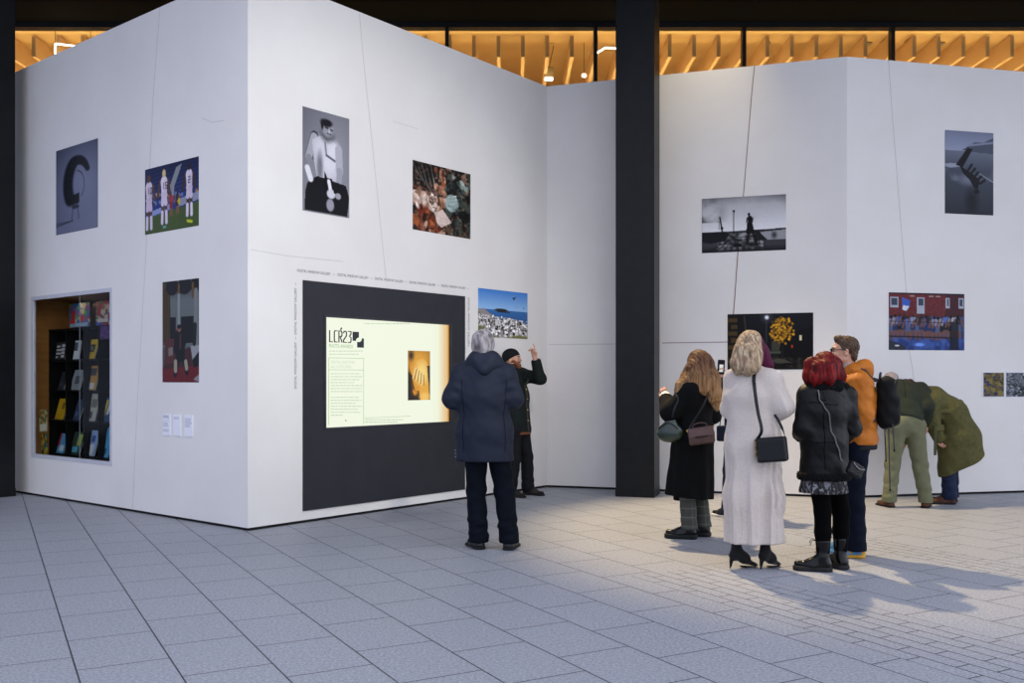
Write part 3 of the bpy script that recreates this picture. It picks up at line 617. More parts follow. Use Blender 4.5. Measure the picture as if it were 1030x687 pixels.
# 10 crowd by red brick houses
q = (893.9, 294.2, 351.8, 969.8, 295.6, 352.6); P = Paint(*cv(WR, q), '6b3036'); P.grad(0, .42, '713339', '6a3238'); P.put(np.clip((P.noise(30, 2, 2) - .4) * 3, 0, 1) * (P.v < .4) * .4, '8a4a48'); P.put((P.v < .03) * 1., '2a2d38'); P.poly(((.75, .03), (1, .03), (1, .42), (.75, .42)), '4a2a36', .8)
for x, w in ((.02, .11), (.37, .1), (.75, .05), (.92, .07)): P.poly(((x, .08), (x + w, .08), (x + w, .26 if x != .37 else .36), (x, .26 if x != .37 else .36)), 'a9aeb8'); P.poly(((x + .015, .1), (x + w - .015, .1), (x + w - .015, .22), (x + .015, .22)), '4a5564')
for x in (.28, .53, .62): P.line(x, .06, x + .05, .06, .01, 'a89a94')
P.poly(((.17, .08), (.28, .14), (.27, .24), (.23, .32), (.18, .3)), '4a6cb4'); P.poly(((.185, .22), (.27, .24), (.23, .32), (.18, .3)), 'c8cdd8'); P.poly(((0, .42), (1, .42), (1, .78), (0, .76)), '3d4c70'); P.put((P.v > .4) * np.clip((P.noise(14, 7, 3) - .4) * 3, 0, 1) * .6, '55689a'); P.poly(((0, .76), (1, .76), (1, 1.01), (0, 1.01)), '32487c'); P.put((P.v > .78) * np.clip((P.noise(9, 9, 3) - .45) * 3, 0, 1) * .6, '5f7fc0'); r = np.random.RandomState(5)
for i in range(17):
    x = .04 + .055 * i + r.uniform(-.012, .012); P.person(x, .36 + r.uniform(0, .05), .42, ('8f98ac', '2b2f3c', '5d78b8', 'a9adb6', '1b1d25', '4c62a0')[r.randint(6)], ('23262f', '5f6a86', '2e3f6a')[r.randint(3)], '7d5c52', ('1b1614', '4a3526')[r.randint(2)], None, 1.25)
P.line(0, .76, .85, .78, .012, '23262c'); P.line(0, .5, .95, .52, .006, '33394a'); P.poly(((0, .82), (.12, .87), (.24, .96), (.2, 1.0), (0, 1.0)), '3a3f4a'); P.ell(.11, .92, .03, .015, 'c8ccd4'); P.ell(.4, .9, .06, .03, '7ea0e0', .4); P.poly(((.8, .5), (.92, .5), (.92, 1), (.8, 1)), '15161d', .8)
hang(WR, q, P.texture(.12), 'photo_print', 'colour print of a crowd in blue before red brick houses, above the bending pair')
# 11, 12 two small prints with white margins
def bordered(P, m=.05):
    b = max(2, int(m * P.w)); P.a[:b] = P.a[-b:] = lin('dcdde2'); P.a[:, :b] = P.a[:, -b:] = lin('dcdde2'); return P
q = (988, 374, 399.7, 1010.3, 374, 399.7); P = Paint(96, 112, '6e6440'); n = P.noise(9, 5, 4); P.put(np.clip((n - .42) * 6, 0, 1), '8c8052'); P.put(np.clip((P.noise(10, 8, 3) - .55) * 7, 0, 1), '4a4470'); P.put(np.clip((P.noise(12, 2, 3) - .6) * 7, 0, 1), '33332c')
hang(WR, q, bordered(P), 'photo_print', 'small white-bordered print of yellow and purple heather, right of the bending pair', d=.006)
q = (1010.8, 374, 399.7, 1034, 374, 399.8); P = Paint(96, 112, '70747c'); n = P.noise(10, 3, 4); P.put(np.clip((n - .45) * 6, 0, 1), '3a3d42'); P.put(np.clip((P.u * .6 + P.v - 1.) * 4, 0, 1) * .7, '2e3134'); P.put(np.clip((P.noise(16, 6, 3) - .6) * 7, 0, 1), 'a9adb6')
hang(WR, q, bordered(P), 'photo_print', 'small white-bordered print of grey rock, cut by the right edge of the photo', d=.006)

# three caption cards
M_CARD = mat('caption_card', 'dfe0e8', 'e6e7ee', .5, 4); M_CTEXT = mat('caption_text_grey', 'a9abba', 'b0b2c0', .6, 4)
for q, lab, rows in (((164.4, 416.6, 437.8, 172, 416.6, 438), 'white caption card left of two others below the seated-figure print', ((.06, .2, 5), (.3, .34, 1), (.4, .62, 5), (.72, .85, 3))),
                     ((174.9, 417, 438.2, 182.2, 417, 438.4), 'white caption card in the middle of three below the seated-figure print', ((.12, .26, 3),)),
                     ((186.1, 417.6, 438.8, 194.4, 417.6, 439.2), 'white caption card right of two others below the seated-figure print', ((.16, .6, 9),))):
    t0, t1, h0, h1 = WL.rect(q); w, h = t1 - t0, h1 - h0
    o = tag(MB().box((w / 2, h / 2, .004), (w, h, .008)).build('caption_card', M_CARD), lab, 'caption card', 'caption cards on the left wall'); o.matrix_world = WL.M(t0, h0, .0005)
    mb = MB(); r = np.random.RandomState(3)
    for a, b, n in rows:
        for i in range(n): 
            y = h * (1 - a - (b - a) * i / max(1, n)); l = w * r.uniform(.6, .84); mb.box((w * .08 + l / 2, y, .0084), (l, h * .022, .0006))
    mb.build('caption_lines', M_CTEXT, o)
# ================================================================= LETTERING, SCREEN, WINDOW DISPLAY, LIGHT
def text_mesh(txt, name='lettering', bold=0.):
    cu = bpy.data.curves.new('t', 'FONT'); cu.body = txt; cu.size = 1; cu.resolution_u = 2; cu.offset = bold; cu.extrude = .012
    o = bpy.data.objects.new('t', cu); C.objects.link(o); bpy.context.view_layer.update()
    dg = bpy.context.evaluated_depsgraph_get(); me = bpy.data.meshes.new_from_object(o.evaluated_get(dg)); bpy.data.objects.remove(o); bpy.data.curves.remove(cu)
    me.name = name; n = len(me.vertices); co = np.empty(n * 3, np.float32); me.vertices.foreach_get('co', co); co = co.reshape(-1, 3)
    lo, hi = co.min(0), co.max(0); co[:, 0] = (co[:, 0] - lo[0]) / (hi[0] - lo[0]); co[:, 1] /= .69; co[:, 2] = (co[:, 2] - lo[2]) / (hi[2] - lo[2] + 1e-9)
    me.vertices.foreach_set('co', co.ravel()); me.update(); return me      # width 1, cap height 1, depth 1
def text_on(wall, txt, t0, h0, w, h, m, parent, o=.0004, d=.0006, ang=0., name='lettering', bold=0.):
    me = text_mesh(txt, name, bold); ob = mk(name, me, m, None)
    M = wall.M(t0, h0, o) @ Matrix.Rotation(ang, 4, 'Z') @ Matrix.Diagonal((w, h, d, 1)); me.transform(M)
    if parent is not None: ob.parent = parent; me.transform(parent.matrix_world.inverted())
    return ob
bpy.context.view_layer.update()
M_VINYL = mat('dark_vinyl', '27282d', '2b2c31', .55, 5, bump=.04); M_LETTER = mat('lettering_grey', '4a4b55', '53545e', .6, 5)
PHR = 'DIGITAL WINDOW GALLERY'
ta, ha = WF.px(298.9, 273.3); tb, hb = WF.px(473.6, 291.5); step = (tb - ta) / 5
for i in range(5):
    text_on(WF, PHR, ta + i * step, ha + (hb - ha) * i / 5, step * .82, .027, M_LETTER, wf, name='lettering'); text_on(WF, '–', ta + (i + .88) * step, ha + (hb - ha) * (i + .88) / 5, step * .055, .030, M_LETTER, wf, name='lettering')
tl, hl = WF.px(298.3, 391); _, hl2 = WF.px(298.3, 282); st = (hl2 - hl) / 2
for i in range(2):
    text_on(WF, PHR, tl, hl + i * st, st * .86, .027, M_LETTER, wf, ang=math.pi / 2); text_on(WF, '–', tl, hl + (i + .91) * st, st * .05, .03, M_LETTER, wf, ang=math.pi / 2)
tr, hr = WF.px(470.6, 299.5); _, hr2 = WF.px(470.6, 349)
text_on(WF, PHR, tr, hr, hr - hr2, .030, M_LETTER, wf, ang=-math.pi / 2)

# black surround with the lit screen
q = (304.3, 281.7, 514, 467, 298.2, 492.2); t0, t1, h0, h1 = WF.rect(q)
sur = thing('screen_surround', 'large matt black panel around the lit screen on the front wall', 'display panel', WF.P((t0 + t1) / 2, h0, 0))
so = np.array(sur.location); s0, s1, g0, g1 = WF.rect((325, 317.3, 431.3, 453.6, 325.4, 426)); k0, k1, j0, j1 = WF.rect((327, 319, 429.4, 451.2, 327, 424.6))
mb = MB()
for a, b, c, d in ((t0, s0, h0, h1), (s1, t1, h0, h1), (s0, s1, h0, g0), (s0, s1, g1, h1)): WF.slab(mb, a, b, c, d, .0005, .014)
mb.build('panel', M_VINYL, sur, off=so)
mb = MB()
for a, b, c, d in ((s0, k0, g0, g1), (k1, s1, g0, g1), (k0, k1, g0, j0), (k0, k1, j1, g1)): WF.slab(mb, a, b, c, d, .0005, .022)
mb.build('screen_frame', mat('screen_bezel', '2b2b2f', '343439', .35, 6), sur, off=so, bevel=.002)
P = Paint(220, int(220 * (j1 - j0) / (k1 - k0)), 'eff5e0'); P.grad(.90, 1.0, 'eff5e0', 'd8962e', 'u'); 
P.a[P.u > .985] = lin('cf8c2a'); P.put(np.clip((P.u - .84) * 6, 0, 1) * .35 * (P.u < .985), 'ecd79a')
me = pic_mesh('screen', P, k1 - k0, j1 - j0, .004); scr = mk('screen', me, print_mat('screen_light', 1.0), None); scr.parent = sur
bpy.context.view_layer.update(); Ms = sur.matrix_world.inverted() @ WF.M(k0, j0, .001); scr.matrix_basis = Ms; bpy.context.view_layer.update()
M_INK = mat('screen_ink', '33363c', '33363c', .7, 4, emit=.0); M_INKG = mat('screen_ink_green', '8fa67c', '8fa67c', .7, 4, emit=.5); M_INKP = mat('screen_ink_pale', 'aab59a', 'aab59a', .7, 4, emit=.55)
def scr_rect(x0, y0, x1, y1, m, name, off=.0052, d=.0006, par=None):
    a, b = WF.px(x0, y0, .001); c, e = WF.px(x1, y1, .001)
    mb = WF.slab(MB(), a, c, e, b, off, off + d); o = mb.build(name, m, None); o.parent = scr; o.data.transform(scr.matrix_world.inverted()); return o
def scr_boxes(L, m, name, off=.0052):
    mb = MB()
    for x0, y0, x1, y1 in L:
        a, b = WF.px(x0, y0, .001); c, _ = WF.px(x1, y0, .001); _, e = WF.px(x0, y1, .001); WF.slab(mb, a, c, e, b, off, off + .0006)
    o = mb.build(name, m, None); o.parent = scr; o.data.transform(scr.matrix_world.inverted()); return o
# LCR'23 in narrow angular strokes
gl = {'L': [(0, 0, 0, 1), (0, 1, 1, 1)], 'C': [(1, 0, .2, 0), (.2, 0, 0, .15), (0, .15, 0, .85), (0, .85, .2, 1), (.2, 1, 1, 1)], 'R': [(0, 0, 0, 1), (0, 0, .8, 0), (.8, 0, 1, .15), (1, .15, 1, .38), (1, .38, .8, .5), (.8, .5, 0, .5), (.4, .5, 1, 1)],
      '2': [(0, .15, .25, 0), (.25, 0, .8, 0), (.8, 0, 1, .15), (1, .15, 1, .4), (1, .4, 0, .82), (0, .82, 0, 1), (0, 1, 1, 1)], '3': [(0, 0, 1, 0), (1, 0, 1, .2), (1, .2, .5, .45), (.5, .45, 1, .55), (1, .55, 1, .85), (1, .85, .8, 1), (.8, 1, 0, 1)], "'": [(.9, -.28, .55, -.12)]}
mb = MB(); ta, ha = WF.px(330.7, 332.4, .001); tb, hb = WF.px(353.7, 344.6, .001); LH = ha - hb; cw = (tb - ta) / 5
for i, ch in enumerate("LCR23"):
    for (x0, y0, x1, y1) in gl[ch] + (gl["'"] if ch == 'R' else []):
        A = np.array((ta + (i + .12 + .66 * x0) * cw, ha - LH * y0)); B = np.array((ta + (i + .12 + .66 * x1) * cw, ha - LH * y1)); d = nrm(B - A); wd = .0075 if abs(d[1]) > .5 else .0045; A = A - d * .004; B = B + d * .004; nn = np.array((-d[1], d[0])) * wd
        mb.poly([WF.P(*(A + nn), .0055), WF.P(*(B + nn), .0055), WF.P(*(B - nn), .0055), WF.P(*(A - nn), .0055)], np.array((WF.n[0], WF.n[1], 0)) * .0006)
o = mb.build('lettering', M_INK, None); o.parent = scr; o.data.transform(scr.matrix_world.inverted())
def scr_text(txt, x0, x1, y, hpx, m, bold=0.):
    a, b = WF.px(x0, y, .001); c, _ = WF.px(x1, y, .001); _, e = WF.px(x0, y - hpx, .001); return text_on(WF, txt, a, b, c - a, e - b, m, scr, .0055, .0006, 0, 'lettering', bold)
scr_text('PHOTO AWARDS', 330.7, 354.5, 349.6, 3.6, M_INKG, .01)
scr_text('DIGITAL SELECTION', 332.6, 356, 365.6, 3.0, M_INKP); scr_text('ALL CATEGORIES', 332.6, 353, 370.2, 3.0, M_INKP)
# logo: two dark blocks that meet at a round white bite
mb = MB(); a, b = WF.px(354.3, 333.6, .001); c, e = WF.px(365.7, 349.8, .001); w, h = c - a, b - e
def pt(x, y): return WF.P(a + w * x, b - h * y, .0055)
N3 = np.array((WF.n[0], WF.n[1], 0)) * .0006
arc1 = [(.56 - .26 * math.sin(x), .56 - .20 * math.cos(x)) for x in np.linspace(0, math.pi / 2, 8)]
mb.poly([pt(0, 0), pt(.56, 0)] + [pt(x, y) for x, y in arc1] + [pt(.3, .58), pt(0, .58)], N3)
arc2 = [(.60 + .22 * math.sin(x), .40 + .24 * math.cos(x)) for x in np.linspace(0, math.pi / 2, 8)]
mb.poly([pt(1, 1), pt(.40, 1), pt(.40, .64), pt(.60, .64)] + [pt(x, y) for x, y in arc2[1:]] + [pt(1, .40)], N3)
o = mb.build('logo', M_INK, None); o.parent = scr; o.data.transform(scr.matrix_world.inverted())
r = np.random.RandomState(5); B = []
for y, x0, x1 in [(352.6, 330.7, 365), (355.8, 330.7, 361)] + [(y, 332.4, x) for y, x in zip(np.arange(375.4, 395, 3.0), (362, 364, 361, 356, 364, 363, 364))] + [(y, 332.4, x) for y, x in zip(np.arange(399.2, 419, 3.0), (361, 363.5, 358, 364, 360, 363, 345))] + [(325, 366, 412)] + [(421.8, 367, 405), (424.2, 367, 400)]:
    x = x0
    while x < x1: wl_ = min(r.uniform(1.2, 4.2), x1 - x); B.append((x, y, x + wl_, y + 1.0)); x += wl_ + .7
for y_ in sorted(set(b[1] for b in B)): scr_boxes([b for b in B if b[1] == y_], M_INKP, 'text_line')
for b in [(330.2, 359.6, 365.6, 360.1), (330.2, 371.7, 365.6, 372.2), (330.2, 359.6, 330.7, 427.5), (365.2, 359.6, 365.6, 427), (366, 420.3, 413, 420.7)]: scr_boxes([b], M_INKG, 'rule_line')
scr_boxes([(347, 422.4, 348, 423.6)], M_INK, 'cursor')
P = Paint(60, 120, '1c1408'); P.grad(0, 1, 'a8741c', '1c1408'); P.ell(.5, .2, .45, .2, 'd89a30', .5); P.ell(.15, .1, .12, .1, '3a260c', .6); P.line(.6, .3, .75, .95, .14, 'e0a43c', .1); P.line(.3, .35, .42, .75, .1, 'd8942a', .06); P.ell(.6, .45, .28, .2, 'f2cf7a', .5); P.ell(.28, .84, .14, .05, 'd08a24', .5)
for i in range(8): P.line(.35 + .05 * i, .35 + .02 * i, .22 + .07 * i, .56 + .02 * i, .008, '6b3f10' if i % 2 else 'f6de9c')
P.poly(((0, .4), (.2, .5), (.18, .75), (.3, .95), (0, 1)), '150f06', .9); P.poly(((.85, .3), (1, .3), (1, .7), (.9, .6)), '20160a', .9); P.ell(.75, .93, .2, .08, 'f0c060', .5)
p0, p1, b0, b1 = WF.rect((409.9, 352.5, 402.6, 432.2, 353.4, 402.3)); me = pic_mesh('picture', P, p1 - p0, b1 - b0, .0006); o = mk('picture', me, print_mat('screen_picture_light', 1.0)); o.parent = scr; o.matrix_basis = scr.matrix_world.inverted() @ WF.M(p0, b0, .0055)

# ---- window display: recess, pane, shelf and books
t0, t1, h0, h1 = win
w2 = structure(MB().box((0, 0, 0), (.01, .01, .01)).build('window_2', mat('recess_white', 'c9c7c6', 'cfcdcc', .6, 6)))
def relabel(mb, name, m, **k):                       # a part of the window
    o = mb.build(name, m, w2, **k); return o
bpy.data.objects.remove(w2)
M_REC = mat('recess_brown_wood', '8a5c2c', '7a5026', .6, 3, (1, 1, 8)); M_RECD = mat('recess_dark', '2a2018', '241b14', .7, 6); M_FR = mat('window_frame_grey', 'b4b5bd', 'bcbdc5', .5, 6)
mb = MB(); f = .012
for a, b, c, d in ((t0 - .03, t0 + f, h0 - .03, h1 + .03), (t1 - f, t1 + .03, h0 - .03, h1 + .03), (t0 + f, t1 - f, h0 - .03, h0 + f), (t0 + f, t1 - f, h1 - f, h1 + .03)): WL.slab(mb, a, b, c, d, -.03, .006)
w2 = structure(mb.build('window_2', M_FR))
DEP = .62; ex = t0 - (WL.px(49.6, 381, -.24)[0] - .016)
o = WL.slab(MB(), t0 - ex, t1 + .25, h0 - .05, h1 + .04, -DEP - .02, -DEP).build('recess_back', M_RECD, w2)
o = WL.slab(MB(), t0 - ex - .02, t0 - ex, h0 - .05, h1 + .04, -DEP, -.031).build('recess_side', M_REC, w2); o = WL.slab(MB(), t1 + .25, t1 + .27, h0 - .05, h1 + .04, -DEP, -.141).build('recess_side', M_REC, w2)
o = WL.slab(MB(), t0 - ex, t1 + .25, h1 + .01, h1 + .03, -DEP, -.145).build('recess_top', M_REC, w2); o = WL.slab(MB(), t0 - ex, t1 + .25, h0 - .07, h0 - .05, -DEP, -.142).build('recess_floor', M_RECD, w2)
o = WL.slab(MB(), t0 + f, t1 - f, h0 + f, h1 - f, -.022, -.015).build('pane', M_GLASS, w2)
tm, _ = WL.px(84.5, 380, -.06); o = WL.slab(MB(), tm - .004, tm + .004, h0 + f, h1 - f, -.014, -.010).build('pane_joint', mat('glass_edge', '6f7880', '7d868d', .2, 6), w2)
FO = -.24                                            # front of the shelf unit behind the wall face
xs = [49.6, 66.2, 84.2, 99.0, 113.5, 121]; ys = [330.5, 362.0, 393.2, 424.3, 459.3]
TS = [WL.px(x, 381, FO)[0] for x in xs]; HS = [WL.px(80, y, FO)[1] for y in ys]
M_SHELF = mat('black_laminate', '08080a', '0b0b0d', .6, 8, spec=.1); sh = thing('display_shelf', 'black pigeonhole shelf of books standing inside the window display', 'shelf', WL.P((TS[0] + TS[-1]) / 2, HS[-1] - .02, FO)); of = np.array(sh.location)
WL.slab(MB(), TS[0], TS[-1], HS[-1] - .02, HS[0] + .02, FO - .24, FO - .23).build('back_panel', M_SHELF, sh, off=of)
for i, x in enumerate(TS): WL.slab(MB(), x - .011, x + .011, HS[-1] - .02, HS[0] + .012, FO - .23, FO).build('side_panel' if i in (0, len(TS) - 1) else 'divider', M_SHELF, sh, off=of)
for y in HS: WL.slab(MB(), TS[0] - .011, TS[-1] + .011, y - .010, y + .010, FO - .23, FO + .004).build('shelf', M_SHELF, sh, off=of)
def book(row, x0, x1, ytop, cov, marks, lab, lean=.22, grp='books and leaflets on the display shelf'):
    a, _ = WL.px(x0, 381, FO - .06); b, _ = WL.px(x1, 381, FO - .06); base = HS[row + 1] + .0105; _, ht = WL.px((x0 + x1) / 2, ytop, FO - .06); h = ht - base; w = max(.03, (b - a) - math.tan(lean) * h * .8)
    t = thing('book', lab, 'book', WL.P(a, base, FO - .06), 0, grp); M = WL.M(a, base, FO - .06); R = Matrix.Rotation(0, 4, 'Z'); o_ = np.array(t.location)
    def pp(x, y, z): return WL.P(a + x + math.tan(lean) * y, base + y, FO - .06 + z - .12 * y)
    def blk(x0, y0, x1, y1, z0, z1): return MB().hexa([pp(x0, y0, z1), pp(x1, y0, z1), pp(x1, y0, z0), pp(x0, y0, z0), pp(x0, y1, z1), pp(x1, y1, z1), pp(x1, y1, z0), pp(x0, y1, z0)])
    blk(0, 0, w, h, -.002, .002).build('cover', mat('cover_' + cov, cov, None, .4, 5), t, off=o_); blk(.002, .003, w - .004, h - .004, -.014, -.002).build('pages', mat('page_paper', 'd8d4c8', 'cfcabd', .8, 30, (1, 1, 8)), t, off=o_)
    by = {}
    for (u0, v0, u1, v1, c) in marks: by.setdefault(c, []).append((u0, v0, u1, v1))
    for c, L in by.items():
        mb = MB()
        for u0, v0, u1, v1 in L: mb.hexa([pp(w * u0, h * v0, .003), pp(w * u1, h * v0, .003), pp(w * u1, h * v0, .002), pp(w * u0, h * v0, .002), pp(w * u0, h * v1, .003), pp(w * u1, h * v1, .003), pp(w * u1, h * v1, .002), pp(w * u0, h * v1, .002)])
        mb.build('cover_design', mat('cover_' + c, c, None, .4, 5), t, off=o_)
bars = [(.1, .1 + .2 * i, .3 + .12 * ((i * 7) % 5), .2 + .2 * i, 'd8d8dc') for i in range(4)] + [(.6, .12 + .2 * i, .9, .26 + .2 * i, 'd8d8dc') for i in range(4)]
book(0, 55, 65.2, 344, '1b1b1f', bars, 'black book with blocky white marks, top left of the display shelf', 0.02)
book(0, 73.5, 79.5, 342.5, 'c9ccd2', [(0, .45, .6, .9, '4b4f58')], 'slim white booklet, second hole of the top shelf row', .05)
book(0, 86, 97, 341.5, 'c9a52a', [(.25, .35, .8, .75, '22252c'), (.35, .45, .6, .65, 'd8d8dc')], 'yellow book with a dark ring, third hole of the top shelf row', .28)
book(1, 58, 66, 374, '252a33', [(.2, .2, .7, .4, '39414e')], 'dark slate book, left hole of the second shelf row', .3)
book(1, 70, 82.5, 372, '8d9096', [(.3, .3, .8, .7, '4a4d52')], 'grey book, second hole of the second shelf row', .35)
book(1, 86, 97.5, 368, 'b98b45', [(.1, .05, .8, .3, 'd8d8dc'), (.2, .6, .8, .9, '3a3d44')], 'tan and white book, third hole of the second shelf row', .2)
book(2, 55, 66, 401, 'd0a21c', [(.5, .5, .8, .8, '6e5a20')], 'golden yellow book, left hole of the third shelf row', .3)
book(2, 73, 82.5, 402, '2f3c55', [(.2, .2, .6, .4, '56688c')], 'navy book, second hole of the third shelf row', .35)
book(2, 86, 97.5, 396, 'b9b5aa', [(.1, .1, .6, .35, '3a3d44'), (.3, .5, .9, .8, '777268')], 'pale speckled book, third hole of the third shelf row', .2)
book(2, 100.5, 112, 400, '2f4f7c', [(.15, .1, .4, .9, 'd9c54a'), (.55, .3, .8, .95, 'd8d8dc')], 'blue book with yellow stripe, fourth hole of the third shelf row', .35)
book(3, 56.5, 66, 436, '4f9ccc', [(0, .35, .25, 1, 'a83040'), (.3, .1, .9, .4, 'c9dbe6')], 'light blue book with red edge, bottom left of the display shelf', .3)
book(3, 69.5, 82.5, 434.5, '2d3b34', [(.2, .1, .7, .35, '4fa6c4'), (.5, .4, .9, .9, '9fb04a')], 'dark green book with teal patch, second hole of the bottom shelf row', .32)
book(3, 85.5, 97.5, 433, '93a9d2', [(.15, .05, .75, .45, 'd8d8dc'), (.3, .55, .7, .8, '35508c')], 'pale blue and white book, third hole of the bottom shelf row', .3)
book(3, 100.5, 112.5, 430, '59a9d8', [(.1, .1, .6, .3, '2f4f7c')], 'sky blue book, bottom right of the display shelf', .32)
def poster(q, off, name, lab, P, grp='posters inside the window display'):
    a, top = WL.px(q[0], q[1], off); b, _ = WL.px(q[2], q[1], off); _, bot = WL.px(q[0], q[3], off); o = mk(name, pic_mesh(name, P, b - a, top - bot, .004), print_mat('print_ink')); o.matrix_world = WL.M(a, bot, off); tag(o, lab, 'poster', grp)
def side_poster(q, name, lab, P, grp='posters inside the window display'):   # pinned to the brown side of the recess
    ts = t0 - ex + .001
    def depth(x):
        a, b = -.55, -.032
        for _ in range(40):
            m = (a + b) / 2
            if WL.px(x, 381, m)[0] < ts: a = m
            else: b = m
        return (a + b) / 2
    oa, ob = depth(q[0]), depth(q[2]); 
    if oa < ob: oa, ob = ob, oa
    om = (oa + ob) / 2; top = WL.px((q[0] + q[2]) / 2, q[1], om)[1]; bot = WL.px((q[0] + q[2]) / 2, q[3], om)[1]
    M = Matrix.Identity(4); M.col[0][:3] = (-WL.n[0], -WL.n[1], 0); M.col[1][:3] = (0, 0, 1); M.col[2][:3] = (WL.u[0], WL.u[1], 0); M.col[3][:3] = tuple(WL.P(ts, bot, oa))
    o = mk(name, pic_mesh(name, P, oa - ob, top - bot, .003), print_mat('print_ink')); o.matrix_world = M; tag(o, lab, 'poster', grp)
P = Paint(60, 60, '4a6f9c'); P.dab(60, (0, 0, 1, 1), ('3f6fae', 'b04a4a', '5f9a5a', 'c9c2b0', '8a5aa0'), .1, .1, 3); P.poly(((.12, .3), (.3, .3), (.3, .85), (.12, .85)), 'b9323c'); P.poly(((.05, .85), (.9, .82), (.9, .97), (.05, .98)), '8fb4d8')
poster((70, 306, 90.5, 329.5), -.45, 'poster', 'blue and red picture poster above the left holes of the display shelf', P)
P = Paint(60, 60, '9a4050'); P.dab(60, (0, 0, 1, 1), ('c04a50', '4f8a5a', 'd8c2b0', '3f5fae', '8a3048'), .1, .1, 6); P.poly(((.1, .75), (.7, .72), (.7, .86), (.1, .88)), 'd8d0c8')
poster((97, 303, 114, 327.5), -.45, 'poster', 'red and green picture poster at top right of the window display', P)
P = Paint(40, 40, '4a2a5e'); P.dab(14, (0, 0, 1, 1), ('5e3a78', '3a2048'), .15, .1, 6)
poster((101, 328, 114, 341.5), -.235, 'poster', 'purple poster strip below the red poster in the window display', P)
P = Paint(50, 70, 'a89a6a'); P.dab(40, (0, 0, 1, .6), ('8a6f3a', 'c9b98a', '4f6a4a', '9a5a3a'), .1, .08, 2); P.poly(((.1, .65), (.9, .65), (.9, .95), (.1, .95)), 'd0ccc0')
side_poster((39.5, 412, 47.6, 434.5), 'poster', 'tan leaflet left of the display shelf in the window, upper of two', P)
P = Paint(50, 70, '6a6a2e'); P.dab(40, (0, 0, 1, 1), ('a8a03a', '2f5a6a', '3a3a22', 'b8862a'), .1, .08, 5)
side_poster((41.5, 436, 47.8, 457), 'poster', 'olive and yellow leaflet left of the display shelf in the window, lower of two', P)

# ================================================================= LIGHT AND CAMERA
wd = bpy.data.worlds.new('dusk_sky'); S.world = wd; wd.use_nodes = True; nt = wd.node_tree; bg = nt.nodes['Background']
tc = nt.nodes.new('ShaderNodeTexCoord'); sp = nt.nodes.new('ShaderNodeSeparateXYZ'); nt.links.new(tc.outputs['Generated'], sp.inputs[0])
rp = nt.nodes.new('ShaderNodeValToRGB'); rp.color_ramp.elements[0].position = .0; rp.color_ramp.elements[1].position = 1.
mt = nt.nodes.new('ShaderNodeMath'); mt.operation = 'MULTIPLY_ADD'; mt.inputs[1].default_value = .5; mt.inputs[2].default_value = .5
nt.links.new(sp.outputs['X'], mt.inputs[0]); nt.links.new(mt.outputs[0], rp.inputs['Fac'])
rp.color_ramp.elements[0].color = (.34, .39, .56, 1); rp.color_ramp.elements[1].color = (.88, .94, 1.08, 1); e_ = rp.color_ramp.elements.new(.52); e_.color = (.55, .57, .68, 1)
nt.links.new(rp.outputs['Color'], bg.inputs['Color']); bg.inputs['Strength'].default_value = 2.32
def lamp(name, typ, loc, energy, col, tgt=None, **kw):
    l = bpy.data.lights.new(name, typ); l.energy = energy; l.color = col
    for k, v in kw.items(): setattr(l, k, v)
    o = bpy.data.objects.new(name, l); C.objects.link(o); o.location = loc
    if tgt is not None: o.rotation_euler = (Vector(tgt) - Vector(loc)).to_track_quat('-Z', 'Y').to_euler()
    return o
lamp('canopy_downlight', 'SPOT', (.95, 10.6, 6.5), 2650, (1, .76, .42), (3.0, 8.6, 0), spot_size=math.radians(56), spot_blend=.6, shadow_soft_size=.09)
lamp('forecourt_floodlight', 'SPOT', (2.5, .75, 6.5), 1400, (1, .94, .85), (-1.45, 10.0, 2.4), spot_size=math.radians(34), spot_blend=.75, shadow_soft_size=.25)
lamp('display_light', 'AREA', tuple(WL.P(win[0] + .25, win[3] - .03, -.40)), .7, (1, .72, .42), tuple(WL.P((win[0] + win[1]) / 2 - .3, 1.0, -.42)), shape='RECTANGLE', size=.7, size_y=.05)
lamp('canopy_wallwash', 'SPOT', (2.25, 10.75, 6.5), 110, (1, .80, .45), (2.2, 11.6, 4.4), spot_size=math.radians(70), spot_blend=1., shadow_soft_size=.1)
for x in (-7.5, -2.5, 2.5, 7.5):
    lamp('hall_uplight', 'AREA', (x, 16.4, 4.4), 8, (1, .78, .46), (x, 16.6, 7), shape='RECTANGLE', size=4.6, size_y=2.6)
    lamp('hall_front_fill', 'AREA', (x, 14.62, 5.0), 128, (1, .79, .48), (x, 17.0, 7.0), shape='RECTANGLE', size=4.6, size_y=.4)  # unseen fill lights added low behind the glazing to brighten the baffle fronts
cam = bpy.data.cameras.new('camera'); co = bpy.data.objects.new('camera', cam); C.objects.link(co); S.camera = co
cam.sensor_width = 36; cam.lens = FOC / 1030 * 36; co.location = (0, 0, CAMH); co.rotation_euler = (math.pi / 2, 0, 0); cam.shift_y = (HORIZ - 343.5) / 1030; cam.clip_end = 100
S.view_settings.view_transform = 'Standard'; S.view_settings.look = 'None'; S.view_settings.gamma = 1; S.view_settings.use_curve_mapping = False; S.view_settings.exposure = 0.0
